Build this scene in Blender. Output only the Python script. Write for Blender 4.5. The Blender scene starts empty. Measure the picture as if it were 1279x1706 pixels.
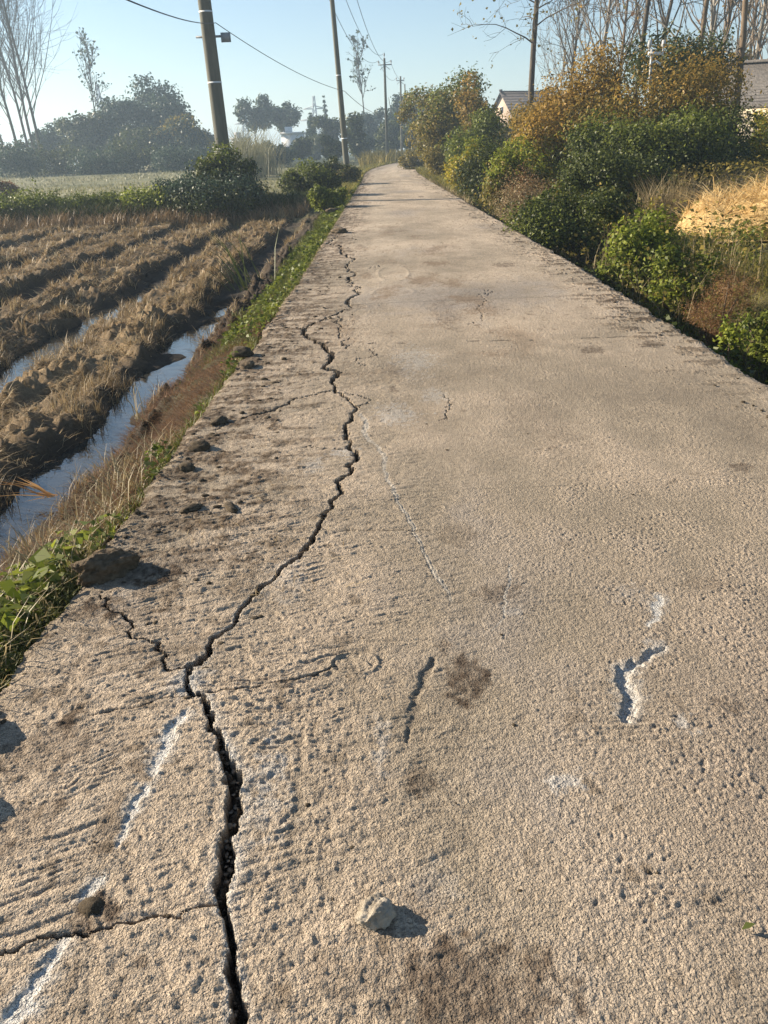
import bpy, math
import numpy as np
from mathutils import Matrix, Vector

C = bpy.context.scene.collection
SC = bpy.context.scene
F32 = np.float32

# ------------------------------------------------------------------ camera model
IW, IH, FOC = 1279.0, 1706.0, 1281.0
PITCH, ROLL, CAMH = math.radians(25.1), math.radians(-2.2), 1.4
_fw = np.array([0, math.cos(PITCH), -math.sin(PITCH)])
_rt = np.array([1.0, 0, 0]); _up = np.cross(_rt, _fw)
_R = _rt*math.cos(ROLL)+_up*math.sin(ROLL); _U = _up*math.cos(ROLL)-_rt*math.sin(ROLL)
EYE = np.array([0, 0, CAMH])
def ray(px, py): return _fw*FOC+_R*(px-IW/2)-_U*(py-IH/2)
def gnd(px, py, z=0.0):
    d = ray(px, py); return EYE+d*((CAMH-z)/-d[2])
def atY(px, py, Y):
    d = ray(px, py); return EYE+d*(Y/d[1])

cam_d = bpy.data.cameras.new("camera"); cam = bpy.data.objects.new("camera", cam_d); C.objects.link(cam)
cam_d.sensor_fit = 'VERTICAL'; cam_d.sensor_height = 24.0; cam_d.lens = 24.0*FOC/IH
cam_d.clip_start = 0.05; cam_d.clip_end = 6000
m = Matrix(((_R[0], _U[0], -_fw[0], 0), (_R[1], _U[1], -_fw[1], 0), (_R[2], _U[2], -_fw[2], CAMH), (0, 0, 0, 1)))
cam.matrix_world = m
SC.camera = cam

# ------------------------------------------------------------------ light
SUN_EL = math.radians(23.5)
SUN_AZ = np.array([-0.95, 0.31]); SUN_AZ /= np.linalg.norm(SUN_AZ)      # towards the sun, on the ground
w = bpy.data.worlds.new("World"); SC.world = w; w.use_nodes = True
nt = w.node_tree; bg = nt.nodes['Background']
sky = nt.nodes.new('ShaderNodeTexSky'); sky.sky_type = 'NISHITA'; sky.sun_disc = False
sky.sun_elevation = SUN_EL; sky.sun_rotation = math.atan2(SUN_AZ[0], SUN_AZ[1])
sky.air_density = 1.0; sky.dust_density = 0.25; sky.ozone_density = 1.8
nt.links.new(sky.outputs[0], bg.inputs[0]); bg.inputs[1].default_value = 0.062
sl = bpy.data.lights.new("sun", 'SUN'); sl.energy = 5.0; sl.angle = math.radians(0.6); sl.color = (1.0, 0.86, 0.68)
so = bpy.data.objects.new("sun", sl); C.objects.link(so)
sd = Vector((SUN_AZ[0]*math.cos(SUN_EL), SUN_AZ[1]*math.cos(SUN_EL), math.sin(SUN_EL)))
so.rotation_euler = sd.to_track_quat('Z', 'Y').to_euler()
SC.view_settings.view_transform = 'Standard'; SC.view_settings.look = 'None'
SC.view_settings.exposure = 1.36; SC.view_settings.gamma = 1.0
SC.cycles.max_bounces = 6; SC.cycles.diffuse_bounces = 3; SC.cycles.glossy_bounces = 2
SC.cycles.transmission_bounces = 4; SC.cycles.volume_bounces = 0; SC.cycles.transparent_max_bounces = 8
SC.cycles.use_denoising = True; SC.cycles.denoiser = 'OPENIMAGEDENOISE'
SC.cycles.use_adaptive_sampling = True; SC.cycles.adaptive_threshold = 0.01
SC.cycles.sample_clamp_indirect = 6.0

# ------------------------------------------------------------------ numpy noise
_tabs = {}
def _tab(seed):
    if seed not in _tabs:
        r = np.random.default_rng(seed+1000)
        p = r.permutation(256); a = r.random(256)*2*np.pi
        _tabs[seed] = (np.concatenate([p, p]), np.cos(a).astype(F32), np.sin(a).astype(F32))
    return _tabs[seed]
def pn(x, y, seed=0):
    p, gx, gy = _tab(seed)
    x = np.asarray(x, F32); y = np.asarray(y, F32)
    xf = np.floor(x); yf = np.floor(y)
    xi = xf.astype(np.int32) & 255; yi = yf.astype(np.int32) & 255
    fx = x-xf; fy = y-yf
    u = fx*fx*fx*(fx*(fx*6-15)+10); v = fy*fy*fy*(fy*(fy*6-15)+10)
    def g(ix, iy, dx, dy):
        h = p[p[ix & 255]+(iy & 255)]; return gx[h]*dx+gy[h]*dy
    a = g(xi, yi, fx, fy); b = g(xi+1, yi, fx-1, fy)
    c = g(xi, yi+1, fx, fy-1); d = g(xi+1, yi+1, fx-1, fy-1)
    a = a+u*(b-a); c = c+u*(d-c)
    return (a+v*(c-a))*1.5
def fbm(x, y, seed=0, o=4, g=0.5):
    s = 0; a = 1.0
    for i in range(o):
        s = s+a*pn(x*2**i, y*2**i, seed+i); a *= g
    return s
def ss(a, b, x):
    t = np.clip((x-a)/(b-a), 0, 1); return t*t*(3-2*t)

# ------------------------------------------------------------------ mesh helpers
def mesh_np(name, V, faces, mat=None, parent=None, cols=None, smooth=False, flat=None):
    """one mesh object from vertex array V and a list of (m,k) face arrays"""
    if not isinstance(faces, (list, tuple)): faces = [faces]
    me = bpy.data.meshes.new(name)
    V = np.ascontiguousarray(V, F32)
    me.vertices.add(len(V)); me.vertices.foreach_set("co", V.ravel())
    li = np.concatenate([f.ravel() for f in faces]).astype(np.int32)
    ls = []; o = 0
    for f in faces:
        ls.append(o+np.arange(len(f))*f.shape[1]); o += f.size
    ls = np.concatenate(ls).astype(np.int32)
    me.loops.add(len(li)); me.loops.foreach_set("vertex_index", li)
    me.polygons.add(len(ls)); me.polygons.foreach_set("loop_start", ls)
    if smooth: me.polygons.foreach_set("use_smooth", np.ones(len(ls), bool))
    if flat is not None: me.polygons.foreach_set("use_smooth", ~flat)
    if cols is not None:
        a = me.color_attributes.new("Col", 'FLOAT_COLOR', 'POINT')
        cc = np.ones((len(V), 4), F32); cc[:, :cols.shape[1]] = cols
        a.data.foreach_set("color", cc.ravel())
    me.update(calc_edges=True)
    if mat is not None: me.materials.append(mat)
    o = bpy.data.objects.new(name, me); C.objects.link(o)
    if parent is not None: o.parent = parent
    return o
def empty(name, loc, label, cat, group=None):
    o = bpy.data.objects.new(name, None); C.objects.link(o); o.location = [float(v) for v in loc]
    o.empty_display_size = 0.2
    return tag(o, label, cat, group)
def tag(o, label, cat, group=None):
    o["label"] = label; o["category"] = cat
    if group: o["group"] = group
    return o
def copy_tree(o, parent=None):
    c = o.copy(); C.objects.link(c)
    if parent is not None: c.parent = parent
    for ch in list(o.children): copy_tree(ch, c)
    return c
class MB:
    """collects shapes for one mesh"""
    def __init__(s): s.V = []; s.F = {}; s.n = 0
    def add(s, V, F):
        F = np.asarray(F); s.F.setdefault(F.shape[1], []).append(F+s.n); s.V.append(np.asarray(V, F32)); s.n += len(V)
    def box(s, c, d, rz=0.0, M=None):
        q = np.array([[x, y, z] for x in (-.5, .5) for y in (-.5, .5) for z in (-.5, .5)])*np.array(d)
        if M is not None: q = q@np.array(M).T
        if rz: q = q@np.array([[math.cos(rz), math.sin(rz), 0], [-math.sin(rz), math.cos(rz), 0], [0, 0, 1]])
        s.add(q+np.array(c), [[0, 1, 3, 2], [4, 6, 7, 5], [0, 4, 5, 1], [2, 3, 7, 6], [0, 2, 6, 4], [1, 5, 7, 3]])
    def tube(s, P, r, n=6, caps=True):
        P = np.asarray(P, float); r = np.broadcast_to(np.asarray(r, float), (len(P),))
        T = np.gradient(P, axis=0); T /= np.linalg.norm(T, axis=1, keepdims=True)+1e-9
        a = np.array([1.0, 0, 0]) if abs(T[0][0]) < .8 else np.array([0, 1.0, 0])
        A = a-(T@a)[:, None]*T; A /= np.linalg.norm(A, axis=1, keepdims=True)+1e-9
        B = np.cross(T, A)
        th = np.arange(n)*2*np.pi/n
        ring = A[:, None]*np.cos(th)[None, :, None]+B[:, None]*np.sin(th)[None, :, None]
        V = (P[:, None]+ring*r[:, None, None]).reshape(-1, 3)
        i = np.arange(len(P)-1)[:, None]*n; j = np.arange(n)[None]; k = (j+1) % n
        Fq = np.stack([i+j, i+k, i+n+k, i+n+j], -1).reshape(-1, 4)
        base = s.n; s.add(V, Fq)
        if caps and n > 2:
            for st in (0, (len(P)-1)*n):
                s.F.setdefault(n, []).append(np.array([[base+st+q for q in range(n)]]))
    def build(s, name, mat, parent=None, smooth=False):
        return mesh_np(name, np.concatenate(s.V), [np.concatenate(f) for f in s.F.values()], mat, parent, smooth=smooth)
def icos(sub):
    import bmesh
    bm = bmesh.new(); bmesh.ops.create_icosphere(bm, subdivisions=sub, radius=1)
    V = np.array([v.co[:] for v in bm.verts]); Fc = np.array([[v.index for v in f.verts] for f in bm.faces]); bm.free()
    return V, Fc
_ic = {k: icos(k) for k in (2, 3, 5)}
def rock_mesh(dims, seed, rough=0.25, sub=5, freq=2.0, flat=0.55, nf=4):
    V, Fc = _ic[sub]; V = V.copy()
    r = np.random.default_rng(seed)
    n = 0
    for o in range(5 if sub > 3 else 3):
        f = freq*2**o; s = r.random(3)*50
        n = n+(pn(V[:, 0]*f+s[0], V[:, 1]*f+V[:, 2]*f*.7+s[1], seed % 50+o)+pn(V[:, 2]*f+s[2], V[:, 0]*f*.6-V[:, 1]*f+s[0], seed % 50+o+9))*.5*0.62**o
    for _ in range(nf):                                   # a few broken flat faces
        d = r.normal(size=3); d[2] = abs(d[2])*.6; d /= np.linalg.norm(d); c = 0.70+.22*r.random()
        t = V@d; V -= np.clip(t-c, 0, None)[:, None]*d*.85
    V = V*(1+rough*n)[:, None]
    V = V*np.array(dims)*.5
    V[:, 2] = np.maximum(V[:, 2], -dims[2]*.5*flat)
    V[:, 2] += dims[2]*.5*flat
    return V, Fc

# ------------------------------------------------------------------ materials
def mat_new(name):
    m = bpy.data.materials.new(name); m.use_nodes = True
    t = m.node_tree; b = t.nodes['Principled BSDF']; return m, t, b
def N(t, typ, **k):
    n = t.nodes.new(typ)
    for a, v in k.items():
        if a.startswith('i_'): n.inputs[a[2:].replace('_', ' ')].default_value = v
        else: setattr(n, a, v)
    return n
def ramp(t, cols, pos=None):
    r = t.nodes.new('ShaderNodeValToRGB'); e = r.color_ramp.elements
    n = len(cols); pos = pos or [i/(max(n-1, 1)) for i in range(n)]
    while len(e) < n: e.new(0.5)
    for i in range(n): e[i].position = pos[i]; e[i].color = (*cols[i], 1)
    return r
def leaf_mat(name, cols, trans=0.4, rough=0.5, spec=0.25):
    m, t, b = mat_new(name)
    g = N(t, 'ShaderNodeNewGeometry'); r = ramp(t, cols)
    n = N(t, 'ShaderNodeTexNoise', i_Scale=1.3, i_Detail=2.0)
    tc = N(t, 'ShaderNodeTexCoord'); t.links.new(tc.outputs['Object'], n.inputs['Vector'])
    mx = N(t, 'ShaderNodeMath', operation='MULTIPLY_ADD'); t.links.new(n.outputs[0], mx.inputs[0]); mx.inputs[1].default_value = .7
    m2 = N(t, 'ShaderNodeMath', operation='MULTIPLY_ADD'); t.links.new(g.outputs['Random Per Island'], m2.inputs[0]); m2.inputs[1].default_value = .6
    t.links.new(m2.outputs[0], mx.inputs[2]); m2.inputs[2].default_value = -.15
    t.links.new(mx.outputs[0], r.inputs[0])
    t.links.new(r.outputs[0], b.inputs['Base Color']); b.inputs['Roughness'].default_value = rough
    b.inputs['Specular IOR Level'].default_value = spec
    tr = N(t, 'ShaderNodeBsdfTranslucent'); t.links.new(r.outputs[0], tr.inputs[0])
    ms = N(t, 'ShaderNodeMixShader'); ms.inputs[0].default_value = trans
    t.links.new(b.outputs[0], ms.inputs[1]); t.links.new(tr.outputs[0], ms.inputs[2])
    t.links.new(ms.outputs[0], t.nodes['Material Output'].inputs[0])
    return m
def rough_mat(name, c1, c2, scale=8, rough=0.85, bump=0.3, bscale=40, dist=0.01, spec=0.3, stretch=None):
    m, t, b = mat_new(name)
    tc = N(t, 'ShaderNodeTexCoord'); vec = tc.outputs['Object']
    if stretch:
        mp = N(t, 'ShaderNodeMapping'); mp.inputs['Scale'].default_value = stretch
        t.links.new(vec, mp.inputs[0]); vec = mp.outputs[0]
    n = N(t, 'ShaderNodeTexNoise', i_Scale=scale, i_Detail=6.0, i_Roughness=0.65); t.links.new(vec, n.inputs['Vector'])
    r = ramp(t, [c1, c2], [0.3, 0.7]); t.links.new(n.outputs[0], r.inputs[0]); t.links.new(r.outputs[0], b.inputs['Base Color'])
    n2 = N(t, 'ShaderNodeTexNoise', i_Scale=bscale, i_Detail=5.0, i_Roughness=0.7); t.links.new(vec, n2.inputs['Vector'])
    bp = N(t, 'ShaderNodeBump'); bp.inputs['Strength'].default_value = bump; bp.inputs['Distance'].default_value = dist
    t.links.new(n2.outputs[0], bp.inputs['Height']); t.links.new(bp.outputs[0], b.inputs['Normal'])
    b.inputs['Roughness'].default_value = rough; b.inputs['Specular IOR Level'].default_value = spec
    return m
def courses(m, scale, axis='X'):
    t = m.node_tree; b = t.nodes['Principled BSDF']; wv = N(t, 'ShaderNodeTexWave', i_Scale=scale, i_Distortion=.6); wv.bands_direction = axis
    tc = N(t, 'ShaderNodeTexCoord'); t.links.new(tc.outputs['Object'], wv.inputs['Vector']); bp = N(t, 'ShaderNodeBump'); bp.inputs['Strength'].default_value = 1.0; bp.inputs['Distance'].default_value = .06
    old = b.inputs['Normal'].links[0].from_socket; t.links.new(wv.outputs[1], bp.inputs['Height']); t.links.new(old, bp.inputs['Normal']); t.links.new(bp.outputs[0], b.inputs['Normal'])
def attr_mat(name, bscale, bump, dist, rough=0.9, var=0.25, vscale=60, b2=None, spec=0.25, detail=6.0):
    """base colour from the mesh's own albedo attribute, grain from procedural noise"""
    m, t, b = mat_new(name)
    a = N(t, 'ShaderNodeVertexColor', layer_name="Col")
    tc = N(t, 'ShaderNodeTexCoord')
    n = N(t, 'ShaderNodeTexNoise', i_Scale=vscale, i_Detail=5.0, i_Roughness=0.7); t.links.new(tc.outputs['Object'], n.inputs['Vector'])
    mr = N(t, 'ShaderNodeMapRange'); mr.inputs[1].default_value = .25; mr.inputs[2].default_value = .75
    mr.inputs[3].default_value = 1-var; mr.inputs[4].default_value = 1+var
    t.links.new(n.outputs[0], mr.inputs[0])
    vm = N(t, 'ShaderNodeVectorMath', operation='SCALE'); t.links.new(a.outputs[0], vm.inputs[0]); t.links.new(mr.outputs[0], vm.inputs['Scale'])
    t.links.new(vm.outputs[0], b.inputs['Base Color'])
    n2 = N(t, 'ShaderNodeTexNoise', i_Scale=bscale, i_Detail=detail, i_Roughness=0.72); t.links.new(tc.outputs['Object'], n2.inputs['Vector'])
    bp = N(t, 'ShaderNodeBump'); bp.inputs['Strength'].default_value = bump; bp.inputs['Distance'].default_value = dist
    t.links.new(n2.outputs[0], bp.inputs['Height'])
    last = bp
    if b2:
        v = N(t, 'ShaderNodeTexVoronoi', i_Scale=b2[0]); t.links.new(tc.outputs['Object'], v.inputs['Vector'])
        bp2 = N(t, 'ShaderNodeBump'); bp2.inputs['Strength'].default_value = b2[1]; bp2.inputs['Distance'].default_value = b2[2]
        t.links.new(v.outputs[0], bp2.inputs['Height']); t.links.new(bp.outputs[0], bp2.inputs['Normal']); last = bp2
    t.links.new(last.outputs[0], b.inputs['Normal'])
    b.inputs['Roughness'].default_value = rough; b.inputs['Specular IOR Level'].default_value = spec
    return m

M = {}
M['road'] = attr_mat('concrete', 150, 1.0, 0.013, .93, .5, 210, (190, .6, .005), detail=2.5)
M['soil'] = attr_mat('field_soil', 45, 0.8, 0.02, .95, .35, 30)
M['clod'] = rough_mat('clod_earth', (.07, .05, .03), (.20, .15, .095), 45, .95, 1.0, 160, .012)
M['clod_dark'] = rough_mat('clod_dark', (.035, .026, .016), (.10, .075, .045), 60, .95, .9, 200, .004)
M['stone'] = rough_mat('pale_stone', (.26, .215, .155), (.52, .46, .37), 32, .9, 1.0, 220, .005)
M['gravel'] = rough_mat('gravel', (.07, .062, .05), (.22, .19, .15), 25, .9, .6, 150, .002)
M['pole'] = rough_mat('pole_concrete', (.085, .085, .068), (.165, .16, .125), 5, .85, .2, 60, .004, stretch=(1, 1, .15))  # whole colour darkened to stand in for the poles' shaded side
M['metal'] = rough_mat('grey_metal', (.20, .22, .24), (.28, .30, .32), 12, .5, .05, 60, .001)
M['white'] = rough_mat('white_band', (.62, .62, .6), (.75, .75, .72), 12, .7, .05, 60, .001)
M['wire'] = rough_mat('wire_black', (.05, .05, .055), (.07, .07, .075), 12, .6, .0, 60, .001)
M['ceramic'] = rough_mat('insulator', (.35, .35, .34), (.5, .5, .48), 12, .4, .0, 60, .001)
M['bark'] = rough_mat('bark', (.05, .042, .032), (.15, .125, .095), 9, .95, .6, 40, .02, stretch=(1, 1, .2))
M['bark_pale'] = rough_mat('pale_bark', (.16, .14, .11), (.34, .31, .26), 6, .9, .4, 40, .02, stretch=(1, 1, .3))
M['bark_brown'] = rough_mat('brown_bark', (.09, .065, .042), (.24, .18, .12), 8, .9, .5, 40, .02, stretch=(1, 1, .3))
M['leaf_dark'] = leaf_mat('leaf_dark', [(0.018, 0.025, 0.006), (0.052, 0.068, 0.014), (0.13, 0.145, 0.03)], .3)
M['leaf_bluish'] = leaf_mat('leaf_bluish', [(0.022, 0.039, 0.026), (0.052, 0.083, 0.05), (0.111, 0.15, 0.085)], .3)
M['leaf_mid'] = leaf_mat('leaf_mid', [(0.035, 0.05, 0.009), (0.115, 0.145, 0.022), (0.276, 0.294, 0.056)], .4)
M['leaf_olive'] = leaf_mat('leaf_olive', [(0.053, 0.05, 0.012), (0.171, 0.144, 0.031), (0.403, 0.3, 0.074)], .4)
M['leaf_gold'] = leaf_mat('leaf_gold', [(0.073, 0.059, 0.014), (0.263, 0.178, 0.037), (0.572, 0.347, 0.083)], .42)
M['leaf_yellow'] = leaf_mat('leaf_yellow', [(.14, .14, .015), (.36, .29, .025), (.55, .42, .05)], .45)
M['leaf_bright'] = leaf_mat('leaf_bright', [(0.057, 0.079, 0.01), (0.192, 0.23, 0.025), (0.428, 0.444, 0.072)], .45)
M['leaf_rust'] = leaf_mat('leaf_rust', [(0.09, 0.045, 0.021), (0.21, 0.112, 0.045), (0.36, 0.21, 0.09)], .3)
M['weed_dry'] = leaf_mat('weed_dry', [(0.13, 0.1, 0.05), (0.3, 0.235, 0.12), (0.47, 0.38, 0.21)], .3)
M['grass_green'] = leaf_mat('grass_green', [(.06, .07, .015), (.13, .145, .03), (.27, .24, .07)], .4)
M['grass_olive'] = leaf_mat('grass_olive', [(.09, .095, .02), (.21, .19, .042), (.38, .31, .09)], .4)
M['straw'] = leaf_mat('straw', [(.10, .065, .03), (.29, .205, .10), (.66, .52, .29)], .25)
M['straw_bank'] = leaf_mat('straw_brown', [(0.11, 0.07, 0.035), (0.25, 0.17, 0.085), (0.42, 0.31, 0.17)], .25)
M['straw_gold'] = leaf_mat('straw_gold', [(.42, .28, .10), (.68, .49, .21), (.84, .68, .38)], .25)
M['reed_orange'] = leaf_mat('reed_orange', [(.35, .16, .04), (.55, .27, .07), (.62, .40, .16)], .4)
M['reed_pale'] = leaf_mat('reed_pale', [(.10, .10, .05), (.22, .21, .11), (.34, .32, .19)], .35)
M['twig'] = rough_mat('twig', (.07, .05, .03), (.16, .12, .08), 20, .9, .2, 60, .002)

# ------------------------------------------------------------------ foliage helpers
def unit(v): return v/(np.linalg.norm(v, axis=-1, keepdims=True)+1e-9)
def leaf_geo(P, size, rng, aspect=.55, up=.3, fold=.18, out=None):
    """diamond shaped folded leaves at points P"""
    n = len(P); s = (np.broadcast_to(size, (n,))*(.6+.8*rng.random(n)))[:, None]
    nrm = rng.normal(size=(n, 3)); nrm[:, 2] += up*2
    if out is not None: nrm = nrm+out*1.2
    nrm = unit(nrm); a = rng.normal(size=(n, 3)); a -= (a*nrm).sum(1, keepdims=True)*nrm; a = unit(a); b = np.cross(nrm, a)
    V = np.stack([P-a*s*.5, P+b*s*aspect*.5+nrm*s*fold, P+a*s*.5, P-b*s*aspect*.5+nrm*s*fold], 1).reshape(-1, 3)
    Fq = np.arange(4*n).reshape(n, 4)
    return V, Fq
def clump_pts(cent, rad, n, rng, shell=.4, squash=.85):
    """points in the outer part of many overlapping clumps"""
    cent = np.asarray(cent, float); rad = np.asarray(rad, float)
    pr = rad**2/np.sum(rad**2); k = rng.choice(len(cent), n, p=pr)
    d = unit(rng.normal(size=(n, 3))); r = rad[k]*(1-shell*rng.random(n)**1.5)*(1+.2*rng.normal(size=n))
    D = d*r[:, None]; D[:, 2] *= squash
    return cent[k]+D, d
def hull_clumps(w, d, h, z0, n, rng, rmin=.12, rmax=.26, top=1.0):
    """clump centres filling a dome w x d x h standing at z0"""
    c = []; r = []; sd0 = rng.random()*40
    R = (w+d+h)/3
    while len(c) < n:
        p = rng.uniform(-1, 1, 3)
        if p[0]**2+p[1]**2+p[2]**2 > 1: continue
        lob = .62+.75*float(pn(np.array([p[0]*1.7+sd0]), np.array([p[1]*1.2+sd0]), 7)[0])
        if p[2] > 2*lob-1: continue
        rr = R*rng.uniform(rmin, rmax)
        c.append([p[0]*(w/2-rr*.6), p[1]*(d/2-rr*.6), z0+h/2+p[2]*(h/2-rr*.5)]); r.append(rr)
    return np.array(c), np.array(r)
def blade_geo(P, L, wd, rng, lean=.5, bend=.5, az=None, up=1.0):
    """grass blades: three triangles each, bent towards their azimuth"""
    n = len(P); L = np.broadcast_to(L, (n,))*(.55+.9*rng.random(n)); wd = np.broadcast_to(wd, (n,))
    th = rng.random(n)*2*np.pi if az is None else az+rng.normal(size=n)*.5
    h = np.stack([np.cos(th), np.sin(th), 0*th], 1); sdv = np.stack([-np.sin(th), np.cos(th), 0*th], 1)
    le = np.abs(lean*(.4+1.0*rng.random(n)))
    d0 = unit(h*le[:, None]+np.array([0, 0, up])); d1 = unit(h*(le+bend)[:, None]+np.array([0, 0, up*.55]))
    mid = P+d0*(L*.55)[:, None]; tip = mid+d1*(L*.5)[:, None]
    tw = rng.random(n)[:, None]*.8; sv = unit(sdv+h*tw)*(wd*.5)[:, None]
    V = np.stack([P-sv, P+sv, mid-sv*.75, mid+sv*.75, tip], 1).reshape(-1, 3)
    b = np.arange(n)[:, None]*5
    T = np.concatenate([b+np.array([[0, 1, 3]]), b+np.array([[0, 3, 2]]), b+np.array([[2, 3, 4]])], 0)
    return V, T
def join(*parts):
    V = []; Fd = {}; o = 0
    for v, f in parts:
        V.append(v); Fd.setdefault(f.shape[1], []).append(f+o); o += len(v)
    return np.concatenate(V), [np.concatenate(x) for x in Fd.values()]

# ------------------------------------------------------------------ the lie of the land
def road_left(Y):
    Y = np.asarray(Y, float)
    return -1.215+.028*np.minimum(Y, 10)+.011*np.clip(Y-10, 0, None)+np.clip(Y-56, 0, None)**2/230.
RW = 3.52
def rise(Y): return .55*ss(42, 100, np.asarray(Y, float))
WATER_Z = -0.682
def terrain(X, Y):
    """height and albedo of the ground"""
    L = road_left(np.minimum(Y, 150)); dl = L-X; dr = X-(L+RW)
    n1 = fbm(X*.9, Y*.9, 3, 4); n2 = fbm(X*5, Y*5, 8, 3); big = fbm(X*.05, Y*.05, 17, 3)
    near = 1-ss(24.6, 26.6, Y+.6*n1)                                    # the stubble field near the camera
    # ---- left
    ph = (X+2.32+.10*pn(Y*.35, X*0, 21)+.10*pn(X*1.4, Y*1.1, 22))/1.72
    rid = .5-.5*np.cos(2*np.pi*ph)
    row = np.floor(-ph+.5)
    bil = np.abs(pn(X*3.8, Y*3.3, 31))*.9+.75*np.abs(pn(X*8.5, Y*7.5, 32))+.5*np.abs(pn(X*15, Y*14, 33))
    wet = np.where(row < .5, ss(10.5, 13.5, Y+2*n1)*.6, np.where(row < 1.5, np.maximum(ss(14, 15.5, Y+n1), 1-ss(4.5, 6.2, Y+.8*n1)), 1.0))
    wet = np.clip(wet+.55*ss(.12, .5, pn(X*2.2, Y*1.3, 41)), 0, 1)
    fb = -.725+.10*wet-.03*(np.abs(row-1) < .5)                                                # furrow bottom
    fh = fb+ss(.05, .5, rid)*(.13+.06*n1)+ss(.05, .3, rid)*((.6+.7*ss(-.3, .5, pn(X*1.3, Y*.55, 36)))*bil*.135-.03)+.012*n2
    fh = fh+ss(9, 20, Y)*.05
    far_h = -.34+.03*n1+.03*bil*ss(24, 30, Y)*(1-ss(45, 70, Y))+.25*ss(45, 110, Y)+.2*big*ss(60, 200, Y)
    bund = .28*np.exp(-((Y-27.3)/1.0)**2)*(X < -2)
    lf = near*fh+(1-near)*far_h+bund
    edge = -.05-.05*ss(0, .25, dl)
    bank = ss(.12+.05*n1, .82+.12*n1, dl)
    bank_far = ss(.4, 3.0, dl)
    bk = np.where(Y < 20, bank, bank*(1-ss(20, 28, Y))+bank_far*ss(20, 28, Y))
    zl = edge*(1-bk)+lf*bk+.035*n2*bk*(1-bk)*4+.03*n1*(1-bk)*ss(.1, .4, dl)
    # ---- right
    dz = -.07-.72*ss(.02, .5, dr)+.62*ss(.85, 1.9, dr+.15*n1)+.28*ss(1.9, 4.5, dr)+.05*n1*ss(.5, 2, dr)
    shallow = ss(26, 40, Y)
    dz = dz*(1-shallow)+shallow*(-.05+.1*ss(.3, 2, dr)+.04*n1*ss(0, 1, dr))
    dz = dz+.15*big*ss(60, 200, Y)
    z = np.where(dl > 0, zl, np.where(dr > 0, dz, -.14))
    z = z+rise(Y)
    # ---- albedo
    def c(*v): return np.array(v)
    mud = c(.045, .032, .021); tan = c(.25, .18, .10); dk = c(.03, .024, .017); grn = c(.07, .075, .028); pale = c(.24, .22, .12)
    mx = lambda a, b, t: a*(1-t[..., None])+b*t[..., None]
    o = np.ones(X.shape+(1,))
    straw = ss(1.0, 1.35, dl)*np.clip(rid*2.2-.35+.5*bil-.2+.3*n1, 0, 1)*(.55+.35*ss(.1, .5, pn(X*1.1, Y*.6, 55)))
    cf = mx(o*mud, o*tan, straw); cf = mx(cf, o*dk, (1-rid)**4*.8)
    cfar = mx(o*c(.10, .105, .04), o*pale, np.clip(.5+.55*fbm(X*.12, Y*.35, 61, 3)+.3*n2, 0, 1))
    cfar = mx(cfar, o*c(.05, .065, .03), ss(75, 110, Y))
    cl = mx(cfar, cf, near); cb = mx(o*c(.07, .05, .03), o*grn, np.clip(.5+n1, 0, 1)); cl = mx(cb, cl, bk)
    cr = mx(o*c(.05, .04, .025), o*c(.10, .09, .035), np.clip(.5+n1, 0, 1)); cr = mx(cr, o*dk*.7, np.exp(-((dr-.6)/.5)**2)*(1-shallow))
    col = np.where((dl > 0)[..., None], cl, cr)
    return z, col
def tz(x, y):
    return float(terrain(np.array([float(x)]), np.array([float(y)]))[0][0])
def tzv(x, y): return terrain(np.asarray(x, float), np.asarray(y, float))[0]

def lines(segs):
    out = [segs[0][0]]
    for a, b, d0, d1 in segs:
        x = out[-1]
        while x < b-1e-6:
            t = (x-a)/(b-a); x = x+d0*(d1/d0)**t; out.append(min(x, b))
    return np.array(out)
gx_r = lines([(-1.6, 3.2, .06, .06), (3.2, 9, .07, .12), (9, 40, .2, 2), (40, 1100, 3, 120)])
gx_l = -lines([(1.6, 5.8, .034, .04), (5.8, 14, .05, .12), (14, 60, .25, 2), (60, 1100, 4, 120)])[1:][::-1]
gx = np.concatenate([gx_l, gx_r])
gy = lines([(-20, .6, 3, .5), (.6, 3, .05, .04), (3, 9, .04, .05), (9, 26, .055, .14), (26, 60, .2, 1), (60, 1400, 1.5, 120)])
GX, GY = np.meshgrid(gx, gy)
GZ, GC = terrain(GX, GY)
nx, ny = len(gx), len(gy)
ii = (np.arange(ny-1)[:, None]*nx+np.arange(nx-1)[None]).ravel()
quad = np.stack([ii, ii+1, ii+1+nx, ii+nx], 1)
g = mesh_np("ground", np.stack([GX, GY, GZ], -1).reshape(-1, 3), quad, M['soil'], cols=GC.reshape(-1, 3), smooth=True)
g["kind"] = "structure"

# water standing in the furrows
mw, t, b = mat_new("ditch_water")
b.inputs['Base Color'].default_value = (.035, .033, .028, 1); b.inputs['Roughness'].default_value = .03
b.inputs['Specular IOR Level'].default_value = .9; b.inputs['IOR'].default_value = 1.45
n = N(t, 'ShaderNodeTexNoise', i_Scale=9.0, i_Detail=3.0); tc = N(t, 'ShaderNodeTexCoord'); t.links.new(tc.outputs['Object'], n.inputs['Vector'])
bp = N(t, 'ShaderNodeBump'); bp.inputs['Strength'].default_value = .12; bp.inputs['Distance'].default_value = .02
t.links.new(n.outputs[0], bp.inputs['Height']); t.links.new(bp.outputs[0], b.inputs['Normal'])
wv = np.array([[-5.2, .5, WATER_Z], [-1.75, .5, WATER_Z], [-1.75, 24, WATER_Z], [-5.2, 24, WATER_Z]])
o = mesh_np("water", wv, np.array([[0, 1, 2, 3]]), mw); o["kind"] = "structure"

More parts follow.
